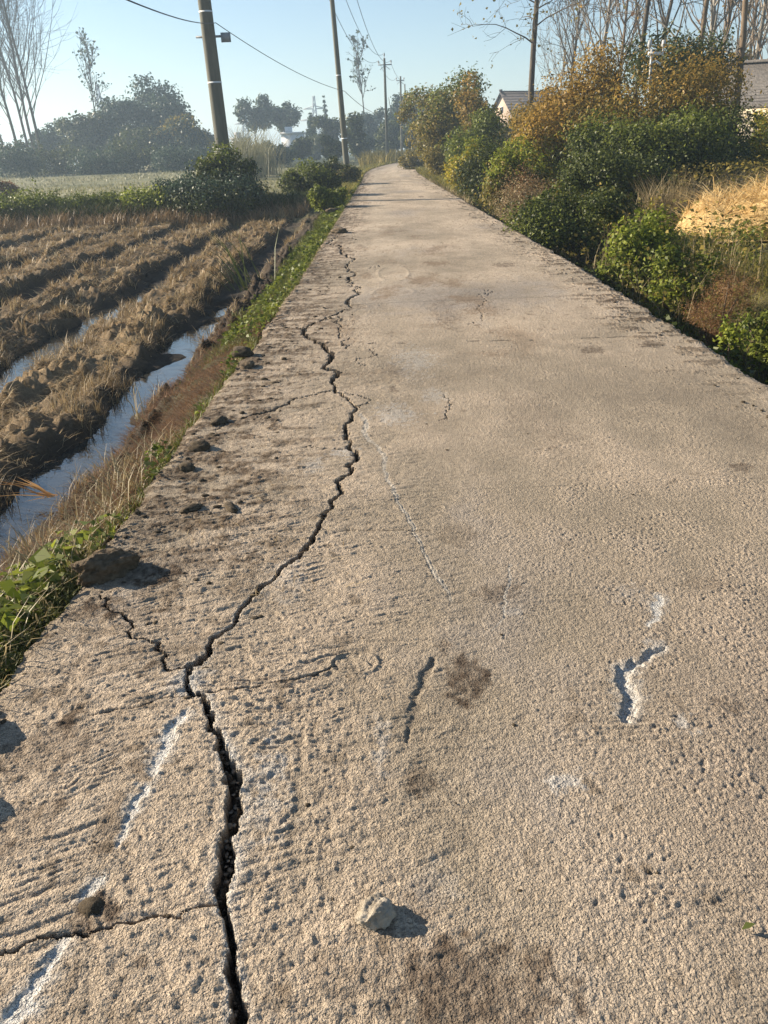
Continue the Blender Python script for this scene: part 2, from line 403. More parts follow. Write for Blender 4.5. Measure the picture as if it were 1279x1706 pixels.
# ------------------------------------------------------------------ the concrete road
rngR = np.random.default_rng(5)
def jag(pts, amp, step, rng):
    """px polyline (px,py[,half width m]) -> jagged ground polyline"""
    P = np.array([list(gnd(p[0], p[1])[:2])+[(p[2] if len(p) > 2 else .004)*(.80 if p[1] < 900 else .88)] for p in pts])
    while True:
        d = np.linalg.norm(np.diff(P[:, :2], axis=0), axis=1)
        if d.max() < step: break
        out = [P[0]]
        for a, b_, l in zip(P[:-1], P[1:], d):
            if l >= step:
                mid = (a+b_)/2; nrm = np.array([-(b_-a)[1], (b_-a)[0]])/l
                mid[:2] += nrm*rng.normal()*amp*l; mid[2] *= np.exp(rng.normal()*.16)
                out.append(mid)
            out.append(b_)
        P = np.array(out)
    return P
W1 = .006
main_crack = [(562, 395, .012), (568, 410, .014), (576, 425, .013), (582, 438, .010), (580, 452, .012), (583, 468, .016), (597, 489, .015), (582, 508, .013), (558, 525, .014), (520, 542, .010), (506, 550, .016), (512, 563, .017), (540, 577, .020), (550, 600, .021), (562, 625, .021), (558, 645, .013), (575, 662, .008), (596, 680, .010), (586, 700, .013), (580, 722, .013), (580, 745, .012), (585, 788, .013), (570, 822, .012), (545, 850, .0125), (531, 880, .0125), (515, 908, .013), (470, 945, .011), (430, 985, .010), (395, 1027, .0095), (352, 1065, .010), (312, 1108, .012), (310, 1130, .010), (322, 1158, .010), (345, 1182, .011), (358, 1218, .011), (372, 1255, .016), (390, 1290, .023), (388, 1340, .023), (384, 1385, .020), (377, 1425, .024), (370, 1480, .018), (378, 1530, .008), (384, 1590, .0095), (394, 1640, .012), (399, 1690, .014), (402, 1780, .012), (410, 1900, .010)]
cracks = [
 (jag(main_crack, .10, .012, rngR), .075),
 (jag([(165, 990, .003), (200, 1022, .005), (222, 1045, .006), (245, 1068, .004), (262, 1085, .007), (275, 1108, .004), (285, 1118, .004), (312, 1112, .004)], .14, .012, rngR), .03),
 (jag([(-60, 1608, .002), (30, 1583, .003), (95, 1562, .004), (180, 1546, .002), (240, 1532, .0035), (300, 1530, .002), (362, 1508, .004)], .12, .012, rngR), .02),
 (jag([(556, 648, .006), (520, 658, .006), (490, 665, .006), (462, 678, .014), (440, 688, .008), (400, 700, .006), (345, 718, .005)], .12, .02, rngR), .03),
 (jag([(506, 548, .008), (470, 540, .006), (440, 537, .006), (425, 540, .006)], .14, .02, rngR), .03),
 (jag([(558, 527, .006), (569, 545, .007), (567, 556, .006), (580, 566, .006), (577, 580, .005)], .16, .02, rngR), .02),
 (jag([(580, 452, .004), (610, 447, .004), (640, 440, .003)], .14, .02, rngR), .015),
 (jag([(597, 489, .004), (570, 487, .006), (530, 492, .005), (490, 497, .005)], .14, .02, rngR), .02),
 (jag([(628, 578, .003), (624, 592, .004), (608, 606, .003), (596, 612, .002)], .16, .02, rngR), .012),
 (jag([(596, 680, .004), (575, 655, .004), (560, 650, .003)], .14, .02, rngR), .015),
 (jag([(780, 540, .004), (800, 520, .003), (815, 490, .006), (810, 482, .004), (790, 495, .003)], .16, .02, rngR), .012),
 (jag([(740, 655, .003), (748, 668, .003), (742, 690, .003), (730, 700, .002)], .16, .02, rngR), .01),
 (jag([(572, 750, .005), (545, 748, .004), (500, 745, .002)], .14, .02, rngR), .012),
]
# joints and cuts in the slab, one painted shadow line among them: (points, depth)
grooves_and_shade = [
 (jag([(400, 578, .006), (640, 572, .006), (900, 566, .006), (1150, 557, .005), (1200, 553, .005)], .015, .05, rngR), .010),
 (jag([(560, 332, .012), (760, 326, .02)], .01, .2, rngR), .003),  # near pole's shadow across the road, drawn as a dark line
 (jag([(575, 881, .0035), (640, 883, .004), (716, 882, .003)], .03, .02, rngR), .002),
 (jag([(560, 1110, .004), (480, 1135, .004), (380, 1150, .004), (230, 1180, .003), (150, 1195, .002)], .05, .02, rngR), .004),
]
scrapes = [   # pale scratched double line
 (jag([(600, 690, .014), (612, 730, .012), (640, 775, .012), (655, 810, .010), (672, 850, .010), (690, 888, .010), (712, 928, .009), (735, 970, .008), (752, 1000, .006)], .05, .02, rngR), .004),
 (jag([(850, 940, .004), (842, 990, .005), (820, 1050, .003)], .06, .02, rngR), .003),
]
gouges = [    # fresh broken out white cement: (points, depth)
 (jag([(312, 1182, 0.0076), (300, 1200, 0.0190), (278, 1238, 0.0228), (262, 1270, 0.0190), (255, 1290, 0.0114)], .07, .012, rngR), .002),
 (jag([(243, 1308, 0.0114), (225, 1338, 0.0171), (208, 1372, 0.0133), (193, 1412, 0.0057)], .07, .012, rngR), .002),
 (jag([(168, 1462, 0.0114), (152, 1482, 0.0190), (140, 1500, 0.0114)], .07, .012, rngR), .003),
 (jag([(112, 1562, 0.0133), (80, 1610, 0.0209), (45, 1665, 0.0228), (15, 1706, 0.0247), (-40, 1790, 0.0190)], .07, .012, rngR), .002),
 (jag([(1098, 995, 0.0190), (1092, 1015, 0.0171), (1080, 1042, 0.0076)], .1, .012, rngR), .002),
 (jag([(1106, 1080, 0.0095), (1075, 1098, 0.0171), (1040, 1120, 0.0228), (1047, 1150, 0.0266), (1050, 1180, 0.0228), (1042, 1200, 0.0114)], .09, .012, rngR), .012),
]
soft = [      # shallow smooth scars
 (jag([(722, 1098, 0.0150), (705, 1140, 0.0255), (692, 1185, 0.0240), (678, 1232, 0.0090)], .04, .02, rngR), .008),
 (jag([(505, 1215, 0.0120), (495, 1300, 0.0135), (488, 1385, 0.0150), (490, 1400, 0.0060)], .05, .02, rngR), .002),
]
def pblob(px, py, rx, ry):
    c = gnd(px, py); dep = np.linalg.norm(c-EYE)
    return c[0], c[1], rx*dep/FOC, abs(gnd(px, py-ry)[1]-gnd(px, py+ry)[1])/2
stains_and_shade = [pblob(*a)+(s,) for a, s in [((780, 1128, 36, 42), 1.0), ((700, 1298, 24, 34), .75), ((830, 985, 40, 16), .65), ((800, 1640, 110, 90), .85), ((640, 1620, 150, 70), .4), ((1175, 972, 40, 14), .35), ((160, 1520, 40, 36), 1.0), ((80, 1255, 90, 50), .6), ((30, 1380, 70, 60), .5), ((700, 1500, 30, 40), .5), ((740, 1075, 14, 14), .7), ((1210, 1175, 26, 20), .5), ((300, 1080, 60, 40), .25), ((900, 700, 50, 60), .2), ((1235, 778, 24, 8), .8), ((990, 583, 18, 7), .8), ((1085, 573, 20, 6), .8), ((840, 441, 20, 4), .8), ((740, 520, 24, 24), .35), ((655, 648, 10, 6), .7), ((1010, 500, 20, 8), .6), ((235, 1600, 12, 14), .8), ((320, 930, 90, 30), .45), ((140, 1000, 50, 40), .4), ((760, 890, 30, 20), .4)]]  # mostly dirt; two blobs at lower left paint shadows of the edge clods
pales = [pblob(*a)+(s,) for a, s in [((690, 600, 42, 26), .55), ((660, 690, 40, 22), .6), ((724, 660, 26, 18), .5), ((940, 1302, 34, 24), .8), ((1137, 1205, 20, 26), .8), ((633, 1240, 20, 50), .5), ((440, 1290, 34, 70), .5), ((465, 1210, 24, 30), .4), ((520, 775, 22, 14), .5), ((575, 755, 26, 12), .8), ((480, 960, 40, 40), .3), ((320, 1130, 34, 30), .6), ((1095, 1075, 24, 16), .6), ((720, 1470, 50, 40), .25), ((860, 1020, 16, 14), .4), ((290, 1140, 40, 30), .35), ((440, 1340, 50, 90), .35), ((1050, 990, 40, 20), .25)]]
prints = [pblob(590, 1105, 48, 22), pblob(655, 455, 30, 16), pblob(655, 487, 40, 10)]

def splat(X, Y, rows, P, want_w=True):
    """distance to polyline / local half width; X (ny,nx), rows (ny,) constant y per row"""
    big = np.full(X.shape, 9.0, F32)
    for a, b_ in zip(P[:-1], P[1:]):
        w_ = max(a[2], b_[2]); pad = w_*4+.004
        y0, y1 = min(a[1], b_[1])-pad, max(a[1], b_[1])+pad
        r0, r1 = np.searchsorted(rows, y0), np.searchsorted(rows, y1)
        if r1 <= r0: continue
        xr = X[r0]; x0, x1 = min(a[0], b_[0])-pad-.03, max(a[0], b_[0])+pad+.03
        c0, c1 = np.searchsorted(xr, x0), np.searchsorted(xr, x1)
        if c1 <= c0: continue
        sx = X[r0:r1, c0:c1]; sy = Y[r0:r1, c0:c1]
        d = b_[:2]-a[:2]; l2 = d@d+1e-12
        tt = np.clip(((sx-a[0])*d[0]+(sy-a[1])*d[1])/l2, 0, 1)
        dist = np.hypot(sx-a[0]-tt*d[0], sy-a[1]-tt*d[1])/(a[2]+(b_[2]-a[2])*tt)
        big[r0:r1, c0:c1] = np.minimum(big[r0:r1, c0:c1], dist)
    return big
def road_band(rows, ncol, detail):
    u = np.linspace(0, 1, ncol)
    Yr = rows[:, None]+0*u[None]
    Lr = road_left(rows); ny_ = len(rows)
    el = .026*fbm(rows*3, rows*0, 71, 5, .6)+.06*np.clip(pn(rows*1.4, rows*0+3, 72)-.15, 0, 1)
    el = el+.05*ss(2.35, 2.5, rows)*(1-ss(3.0, 3.1, rows))*0+.04*ss(5.9, 6.0, rows)*(1-ss(6.6, 7.0, rows))
    er = .028*fbm(rows*3, rows*0+9, 73, 5, .6)+.05*np.clip(pn(rows*1.1, rows*0+5, 74)-.2, 0, 1)
    X = (Lr+el)[:, None]+(RW-el-er)[:, None]*u[None]
    dl = X-(Lr+el)[:, None]; dr = (Lr+RW-er)[:, None]-X
    Yd = Yr
    # ---- masks
    big = fbm(X*.8, Yd*.5, 1, 4); mid = fbm(X*4, Yd*3.2, 5, 4)
    pit_zone = np.clip(ss(.0, .9, X+.35*big)*(.75+.25*ss(-.3, .3, mid)), 0, 1)        # pocked skin towards the right
    flake_zone = np.clip(1-ss(-.3, .5, X+.3*big), 0, 1)
    h = .006*big+.002*mid
    col_warm = np.array([.415, .342, .25]); col_grey = np.array([.34, .295, .245]); col_tan = np.array([.475, .385, .285])
    tmix = ss(-.6, .6, big+.4*mid)[..., None]
    col = col_warm*(1-tmix)+col_tan*tmix
    gz = (ss(.15, .8, pn(X*.7+4, Yd*.3, 12)+.5*mid*.5)*.9)[..., None]
    col = col*(1-gz)+col_grey*gz
    lowr = (ss(.2, 1.2, X-.1)*(1-ss(1.0, 2.8, Yd)))[..., None]*.85                     # greyer worn corner near the camera
    col = col*(1-lowr)+np.array([.31, .25, .198])*lowr
    n90_ = pn(X*84+3, Yd*76, 18); n60 = pn(X*48+.5*mid, Yd*43, 14); n120 = pn(X*120, Yd*110, 15); n25 = pn(X*24, Yd*22, 16)
    if detail > 0:
        rg = n25*.2+n60*.8+n90_*.6+n120*.45; pits = ss(.28, 1.0, rg)*1.3
        h -= (.04+.7*pit_zone)*pits*.0030*detail
        gr_ = pn(X*33, Yd*30, 90)*.3+pn(X*61, Yd*56, 91)*.85+pn(X*103, Yd*96, 92)*.75+pn(X*142, Yd*135, 93)*.5
        h += gr_*np.where(gr_ < 0, 1.3, .8)*.0021*detail*(.34+.66*pit_zone)*(.75+.5*ss(-.5, .5, mid))
        n90 = pn(X*88+7, Yd*80, 19); h += (.0006*n120+.0008*n60+.0004*n25+.0008*n90)*detail
        # wind-rippled flakes: short ledges across the slab
        q = fbm(X*9+.8*mid, Yd*34+1.5*mid, 24, 4, .6)
        q3 = q*2.6; q3 = np.floor(q3)+ss(.62, .95, q3-np.floor(q3)); h += (.12+.88*flake_zone)*detail*.0019*np.clip(q3, -3, 2)
        # brush marks across the slab
        br = pn(X*2.5+3*n25*.2, Yd*62, 27)
        bz = np.zeros_like(X)
        for (bx, by, rx, ry, s_) in [pblob(420, 1150, 130, 90)+(1.2,), pblob(980, 1190, 240, 70)+(.55,), pblob(1150, 1215, 130, 60)+(.55,), pblob(1150, 1500, 200, 50)+(.8,), pblob(900, 1000, 200, 30)+(.5,), pblob(440, 1280, 60, 80)+(.8,)]:
            bz += s_*np.exp(-((X-bx)/rx)**2-((Yd-by)/ry)**2)
        h += np.clip(bz+.06, 0, 1.2)*(np.abs(br)-.35)*-.0085*detail
        # rough scabby lumps along the right lip of the crack and at the bottom
        lz = np.zeros_like(X)
        for (bx, by, rx, ry, s_) in [pblob(520, 1200, 90, 200)+(1,), pblob(500, 1500, 90, 200)+(1,), pblob(720, 1640, 200, 130)+(1.1,), pblob(640, 1300, 130, 120)+(.6,), pblob(230, 1650, 140, 90)+(.7,)]:
            lz += s_*np.exp(-((X-bx)/rx)**2-((Yd-by)/ry)**2)
        lump = fbm(X*30, Yd*24, 29, 4, .6)
        h += np.clip(lz, 0, 1.2)*(.55*lump+.5*fbm(X*55, Yd*17, 88, 3, .6)-.3*np.abs(pn(X*22, Yd*12, 89)))*.0024*detail
        col = col*(1-.10*np.clip(lz, 0, 1)*ss(0, .6, -lump))[..., None]
        col = col*(1-.40*((.06+.94*pit_zone)*ss(.35, .95, rg))[..., None])
    else:
        lz = np.zeros_like(X)
    if detail > 0: col = col*(1+.13*n60+.12*n120+.10*n25)[..., None]
    # ---- dirt, and painted clod shadows
    def tint(c, k, m_):
        nonlocal col
        m_ = np.clip(m_*k, 0, 1)[..., None]; col = col*(1-m_)+np.array(c)*m_
    nz = fbm(X*7, Yd*5, 33, 4, .6); streak = fbm(X*3.2, Yd*9, 35, 4, .6); fine = fbm(X*30, Yd*26, 37, 3, .6)
    wid = .55+.35*pn(Yd*.5, X*0, 39)
    dirtL = ss(0, .7, streak*1.2+.5*nz+.12+.9*(1-dl/np.maximum(wid, .2))*.75)*(1-ss(.3, 1.25, dl))*ss(1.6, 3.2, Yd+.6*big)
    tint((.125, .085, .05), 1.0, dirtL*(.75+.5*fine))
    dirtL2 = ss(.30, .85, nz+.4*fine-.1)*(1-ss(.2, .9, dl))
    tint((.09, .06, .036), .85, dirtL2)
    h = h+.006*dirtL*(.5+.6*fine)
    dirtR = ss(.35, .85, streak+.5*fine+.12+.3*(1-dr/.5))*(1-ss(.25, .8, dr))*ss(3, 7, Yd)
    tint((.10, .07, .042), .95, dirtR)
    h = h+.010*dirtR
    midt = ss(.12, .75, fbm(X*1.6+7, Yd*.9, 44, 4)+.4*fine+.25*nz)*ss(3.4, 7, Yd)*(1-ss(14, 22, Yd))
    tint((.24, .165, .10), .75, midt*(np.exp(-((X-.45)/.85)**4)))
    wheel = np.exp(-((X-.15)/.35)**2)+.5*np.exp(-((X-1.65)/.3)**2)
    tint((.60, .51, .39), .38, wheel*ss(5, 15, Yd)*(.6+.6*nz))
    spots = ss(.55, .8, fbm(X*11, Yd*9, 46, 3, .6))
    tint((.13, .095, .06), .55, spots*ss(-.2, .5, big))
    for (bx, by, rx, ry, s_) in stains_and_shade:
        e = 1.1-np.hypot((X-bx)/rx, (Yd-by)/ry)*.9+.30*nz+.30*fine
        tint((.075, .048, .030), s_*.85, ss(.05, .55, e)*(.75+.35*fine))
    for (bx, by, rx, ry, s_) in pales:
        e = 1.0-np.hypot((X-bx)/rx, (Yd-by)/ry)*.9+.30*nz+.6*fine+.35*n60
        tint((.56, .54, .50), s_*.75, ss(.1, .8, e))
    for (bx, by, rx, ry) in prints:
        e = np.hypot((X-bx)/rx, (Yd-by)/ry); k = 1-ss(.75, 1.0, e)
        h = h+k*(.0016*np.sin((X-bx)*240+3*np.sin((Yd-by)*60))*(.4+nz)*(1-ss(.6, .8, e))+.006*ss(.7, .82, e)*(1-ss(.86, 1.0, e)))
    # ---- joints, a painted shadow line, scars, cracks
    for P, dep in soft:
        d_ = splat(X, Yr, rows, P); d_ = d_+.3*fine; k = 1-ss(.2, 1.1, d_); h = h*(1-.6*k)-dep*k; tint((.20, .165, .12), .5, k)
    for P, dep in scrapes:
        d_ = splat(X, Yr, rows, P); k = 1-ss(.85, 1.1, d_); two = np.exp(-((d_-.75)/.3)**2)
        h -= dep*two*.8; tint((.62, .59, .52), .75, np.clip(k*.55+two*.7*(.75+fine), 0, 1))
    for P, dep in grooves_and_shade:
        d_ = splat(X, Yr, rows, P); k = 1-ss(.4, 1.1, d_); h -= dep*k; tint((.07, .05, .033), .95, k)
    for P, dep in gouges:
        d_ = splat(X, Yr, rows, P)+.42*fine+.25*n60; k = 1-ss(.35, 1.05, d_); h = h*(1-.75*k)-dep*k*(1+.2*fine)
        tint((.66, .64, .59), .95, ss(.2, .6, k)*np.clip(.95+.5*fine+.3*n60, .25, 1)); tint((.06, .058, .05), .85, ss(.30, .6, n120*.6+n60*.5+.3*fine)*k)
        tint((.6, .58, .53), .4, np.clip(1-ss(.9, 2.0, d_+.4*fine), 0, 1)-k*.0)
    inside = np.zeros_like(X)
    for i, (P, dep) in enumerate(cracks):
        d_ = splat(X, Yr, rows, P); d_ = d_*(1+.22*np.clip(fine, -1, 1)+.14*n60)*1.12
        if i == 0:
            lip = np.exp(-((d_-1.5)/.55)**2)*(.5+.8*ss(-.2, .5, nz)); 
            so_ = np.argsort(P[:, 1]); cxr = np.interp(Yd[:, 0], P[so_, 1], P[so_, 0])[:, None]; rgt = ss(-.002, .004, X-cxr)
            tint((.62, .60, .55), .3, lip*(1-ss(2.0, 3.2, Yd))); wide = np.exp(-np.clip((X-cxr)/.028, 0, 9)**1.4)*rgt*ss(.95, 1.1, d_)*(1-ss(1.75, 1.95, Yd))*ss(1.0, 1.25, Yd)
            tint((.74, .72, .66), .9, wide*(.75+.4*nz+.3*n60)); pass
            ledge = (1-ss(1.0, 2.0, d_))*ss(.1, .6, nz+.5*fine); h -= .004*ledge*ss(.3, .8, fine)
        k = 1-ss(.94, 1.01, d_)
        h = h-dep*k*(.8+.5*fine*(i == 0)); tint((.085, .07, .052), .9, k); inside = np.maximum(inside, k)
    # worn rounded edges of the slab
    h = h-.014*(1-ss(0, .05, dl))-.012*(1-ss(0, .05, dr))
    col = col*.80*(1+.20*big+.10*mid)[..., None]
    z = h+rise(Yd)
    V = np.stack([X, Yr, z], -1); nyb, nxb = X.shape
    # side faces and a lip under the band ends
    def skirt(row, dz):
        r = row.copy(); r[:, 2] -= dz; return r
    idx = np.arange(nyb*nxb).reshape(nyb, nxb)
    Vs = [V.reshape(-1, 3)]; Cs = [col.reshape(-1, 3)]; Fs = [np.stack([idx[:-1, :-1], idx[:-1, 1:], idx[1:, 1:], idx[1:, :-1]], -1).reshape(-1, 4)]
    base = nyb*nxb
    for edge, flip in ((idx[:, 0], 0), (idx[:, -1], 1), (idx[0], 1), (idx[-1], 0)):
        e0 = V.reshape(-1, 3)[edge]; prev = edge
        for s in range(1, 4):
            e1 = e0.copy(); e1[:, 2] -= .07*s; jx = .006*pn(e0[:, 1]*30+e0[:, 0]*9, e0[:, 2]*0+s*3.3, 80); e1[:, 0] += jx*(1 if flip else -1)
            new = base+np.arange(len(edge)); base += len(edge)
            Vs.append(e1); Cs.append(np.tile(np.array([.30, .25, .19])*(1-.12*s), (len(edge), 1)))
            q = np.stack([prev[:-1], prev[1:], new[1:], new[:-1]], 1); Fs.append(q if flip == 0 else q[:, ::-1]); prev = new
    return np.concatenate(Vs), np.concatenate(Fs), np.concatenate(Cs)
def grow_rows(y0, y1, k, mn):
    r = [y0]
    while r[-1] < y1: r.append(r[-1]+max(mn, k*r[-1]**2))
    r[-1] = y1; return np.array(r)
bands = [(grow_rows(.35, 3.2, .0005, .0034), 1000, 1.0), (grow_rows(3.2, 8, .0006, .005), 560, 1.0), (grow_rows(8, 42, .0006, .03), 280, .6), (grow_rows(42, 135, .0006, .9), 40, 0)]
Vr, Fr, Cr = [], [], []; off = 0
for rows, nc, de in bands:
    v, f, c_ = road_band(rows, nc, de); Vr.append(v); Fr.append(f+off); Cr.append(c_); off += len(v)
Vr = np.concatenate(Vr); Fr = np.concatenate(Fr); zf = Vr[Fr, 2]
o = mesh_np("road", Vr, Fr, M['road'], cols=np.concatenate(Cr), smooth=True, flat=(zf.max(1)-zf.min(1)) > .0085); o["kind"] = "structure"

# ------------------------------------------------------------------ the road's stones and clods
def place_rock(name, label, cat, px, py, dims, mat, seed, rough=.25, sub=5, freq=2.0, rz=0.0, z=0.0, group=None, flat=.55):
    p = gnd(px, py, z)
    V, Fc = rock_mesh(dims, seed, rough, sub, freq, flat)
    o = mesh_np(name, V, Fc, mat, smooth=True)
    o.location = (p[0], p[1], p[2]-.004); o.rotation_euler = (0, 0, rz)
    tag(o, label, cat, group); return o
place_rock("pale_stone", "pale fist-sized stone sitting alone on the concrete near the camera", "stone", 626, 1528, (.080, .068, .058), M['stone'], 23, .30, 5, 1.7, .5)
place_rock("earth_clod", "largest grey brown earth clod on the broken left edge of the road", "clod", 180, 955, (.235, .15, .12), M['clod'], 7, .34, 5, 1.9, .55)
sg = "soil clods dropped along the left side of the road"
for i, (px, py, dm, lab) in enumerate([
    (333, 748, (.12, .09, .06), "dark soil clod on the road just above the midpoint of the dirty left edge"),
    (365, 705, (.15, .08, .05), "flat dark soil clod at the start of the left hairline crack"),
    (310, 782, (.09, .07, .05), "small rounded soil clod on bare concrete between two flatter clods"),
    (318, 850, (.11, .06, .035), "flattened soil clod left of the long dark mud smear"),
    (384, 846, (.13, .045, .03), "long thin dark mud lump lying across the left half of the road"),
    (405, 592, (.18, .13, .09), "dark soil clod on the outer road edge beside the green weeds"),
    (412, 612, (.14, .10, .07), "pale broken concrete chunk below a soil clod on the road edge"),
    (152, 1512, (.055, .045, .022), "crumbled soil lump with pebbles beside the white gouge"),
    (555, 352, (.5, .3, .12), "heap of brown soil on the far left road edge before the crack begins"),
    (566, 388, (.35, .3, .13), "soil heap on the left road edge at the top end of the long crack")]):
    place_rock("soil_clod", lab, "clod", px, py, dm, M['clod'] if 'pale' in lab or 'heap' in lab else M['clod_dark'], 40+i, .4, 3, 2.2, i*1.3, group=sg)
for px, py, dm, lab in [(-58, 1222, (.16, .12, .10), "earth clod on the left road edge casting a shadow over the concrete"), (-66, 1345, (.13, .12, .08), "smaller earth clod nearest the camera on the left road edge")]:
    place_rock("earth_clod", lab, "clod", px, py, dm, M['clod'], int(px*-1), .3, 3, 1.8, .3)
# loose rubble in the crack and crumbs of soil on the slab: nobody could count them
rng = np.random.default_rng(21)
def crumbs(name, P, S, mat, lab, cat):
    V0, F0 = _ic[2]
    n = len(P); d = rng.random((n, 1, 3))*.7+.5
    V = V0[None]*d*np.array([1.2, 1, .55]); V = V*(1+.12*rng.normal(size=(n, len(V0), 1)))*S[:, None, None]+P[:, None]
    Fq = (F0[None]+np.arange(n)[:, None, None]*len(V0)).reshape(-1, 3)
    o = mesh_np(name, V.reshape(-1, 3), Fq, mat); o["kind"] = "stuff"; tag(o, lab, cat); return o
P0 = cracks[0][0]; P0 = P0[P0[:, 1] < 3.3]
k = rng.integers(0, len(P0)-1, 420); wgt = P0[k, 2]
off = rng.normal(size=(420, 2))*wgt[:, None]*.6
cp = np.column_stack([P0[k, 0]+off[:, 0], P0[k, 1]+off[:, 1], -.012-.03*rng.random(420)])
sel = (rng.random(420) < np.clip((wgt-.008)/.012, .12, 1))
crumbs("crack_rubble", cp[sel], (.003+.006*rng.random(420)**2)[sel], M['gravel'], "grey rubble fallen into the wide part of the long road crack", "rubble")
NC = 1500; Yc = np.exp(rng.uniform(np.log(1.0), np.log(22), NC)); side = rng.random(NC)
xl = road_left(Yc); xx = np.where(side < .62, xl+.04+np.abs(rng.normal(size=NC))*.35, np.where(side < .85, xl+RW-.05-np.abs(rng.normal(size=NC))*.22, rng.uniform(-1, 2, NC)))
sz = np.where((side < .85), .002+.013*rng.random(NC)**5*np.minimum(Yc/3, 1.5), .002+.004*rng.random(NC)**2)
crumbs("soil_crumbs", np.column_stack([xx, Yc, sz*.2+rise(Yc)]), sz, M['clod_dark'], "dark crumbs of soil scattered on the edges of the concrete", "crumbs")
# a fallen leaf and straws
V, Fq = leaf_geo(np.array([[0, 0, 0.008]]), np.array([.045]), np.random.default_rng(3), .5, 3)
o = mesh_np("fallen_leaf", V, Fq, M['leaf_dark']); p = gnd(1245, 1552); o.location = (p[0], p[1], .006); tag(o, "small dark fallen leaf lying on the lower right concrete", "leaf")
sp = np.array([gnd(a, b)[:2] for a, b in [(325, 870), (600, 818), (262, 855), (350, 620), (240, 700)]+[(300+rng.random()*300, 500+rng.random()*500) for _ in range(170)]])
Vs, Fs = blade_geo(np.column_stack([sp, np.full(len(sp), .008)]), .06, .0028, rng, 6, 3)
o = mesh_np("straw_litter", Vs, Fs, M['straw']); o["kind"] = "stuff"; tag(o, "thin dry straws strewn on the left half of the road", "straw")

# ------------------------------------------------------------------ stubble field
def field_pts(n, y0, y1, x0=-14., x1=-1.95, p=1.0):
    Y = np.exp(rng.uniform(np.log(y0), np.log(y1), n)); X = rng.uniform(x0, x1, n)
    k = X > -.56*Y-2.2; return X[k], Y[k]
def ridge_of(X, Y):
    ph = (X+2.32+.10*pn(Y*.35, X*0, 21)+.10*pn(X*1.4, Y*1.1, 22))/1.72; return .5-.5*np.cos(2*np.pi*ph)
X, Y = field_pts(440000, 2.2, 27)
rid = ridge_of(X, Y); cl = fbm(X*2.0, Y*1.4, 91, 3)
k = rng.random(len(X)) < ss(.12, .45, rid)*np.clip(.32+1.7*cl, .02, 1); X, Y = X[k], Y[k]
Z = tzv(X, Y)
Vs, Fs = blade_geo(np.column_stack([X, Y, Z+.004]), (.11+.004*Y), np.maximum(.005, .0010*Y), rng, 1.5, 1.4, up=.55)
o = mesh_np("cut_straw", Vs, Fs, M['straw']); o["kind"] = "stuff"; tag(o, "matted tan straw lying on the ridges of the harvested field", "straw")
# upright stubble tufts
X, Y = field_pts(7000, 2.5, 27)
rid = ridge_of(X, Y); k = (rid > .18) & (rid < .8) & (pn(X*1.2, Y*.8, 95) > -.1); X, Y = X[k], Y[k]
q = 14; X = np.repeat(X, q)+rng.normal(size=len(X)*q)*.035; Y = np.repeat(Y, q)+rng.normal(size=len(Y)*q)*.035
Vs, Fs = blade_geo(np.column_stack([X, Y, tzv(X, Y)-.01]), .17, np.maximum(.005, .0008*Y), rng, .35, .3)
o = mesh_np("stubble", Vs, Fs, M['straw']); o["kind"] = "stuff"; tag(o, "short upright rice stubble between the straw ridges", "stubble")

# ------------------------------------------------------------------ the left verge
def strip(n, y0, y1, d0, d1, side='l', pw=1.0):
    Y = np.exp(rng.uniform(np.log(y0), np.log(y1), n)); d = d0+(d1-d0)*rng.random(n)**pw
    X = road_left(Y)-d if side == 'l' else road_left(Y)+RW+d
    return X, Y, d
def grassobj(name, X, Y, L, wd, mat, lab, lean=.5, bend=.6, az=None, up=1.0):
    Vs, Fs = blade_geo(np.column_stack([X, Y, tzv(X, Y)-.01]), L, wd, rng, lean, bend, az, up)
    o = mesh_np(name, Vs, Fs, mat); o["kind"] = "stuff"; tag(o, lab, "grass"); return o
X, Y, d = strip(60000, 1.2, 50, .0, .8)
zone = pn(Y*.9, d*2, 101)+.5*pn(Y*3, d*5, 102)
gr = (zone > -.25) & ~((Y > 3.2) & (Y < 6.6) & (d > .07) & (zone < .9))
dd = np.where(Y < 9, d*.75, d)
grassobj("verge_grass", X[gr], Y[gr], (.06+.05*np.minimum(Y[gr]/12, 1.5)*(1+.5*zone[gr])).clip(.04, .25), np.maximum(.005, .0009*Y[gr]), M['grass_green'], "green grass strip between the road edge and the field ditch", .7, .7)
X, Y, d = strip(48000, 2.4, 9.5, .05, 1.0); k = (Y > 3.0) & (pn(Y*.9, d*2, 101) < .7); 
grassobj("dry_verge_grass", X[k], Y[k], .10, np.maximum(.0035, .0007*Y[k]), M['leaf_rust'], "reddish brown dry grass and vines on the left ditch bank", 1.6, 1.4, up=.6)
X, Y, d = strip(3000, 1.2, 4.2, .05, .8)
grassobj("verge_reed_grass", X, Y, .20, .005, M['weed_dry'], "long pale dry grass stems on the near left bank", .7, .7)
def leafstuff(name, X, Y, size, mat, lab, zoff, zs, cat="weeds", up=.9, aspect=.7):
    P = np.column_stack([X, Y, tzv(X, Y)+zoff+zs*rng.random(len(X))**1.3])
    V, Fq = leaf_geo(P, size, rng, aspect, up)
    o = mesh_np(name, V, Fq, mat); o["kind"] = "stuff"; tag(o, lab, cat); return o
X, Y, d = strip(17000, 2.6, 46, .0, .62); k = (pn(Y*1.3, d*3, 111) > -.05) & ~((Y > 3.2) & (Y < 6.4) & (d > .08)); X, Y = X[k], Y[k]
leafstuff("creeping_weeds", X, Y, .022+.0028*Y, M['leaf_mid'], "low bright green creeping weeds along the left road edge", .0, .14)
X, Y, d = strip(5200, 1.05, 2.9, .08, .9)
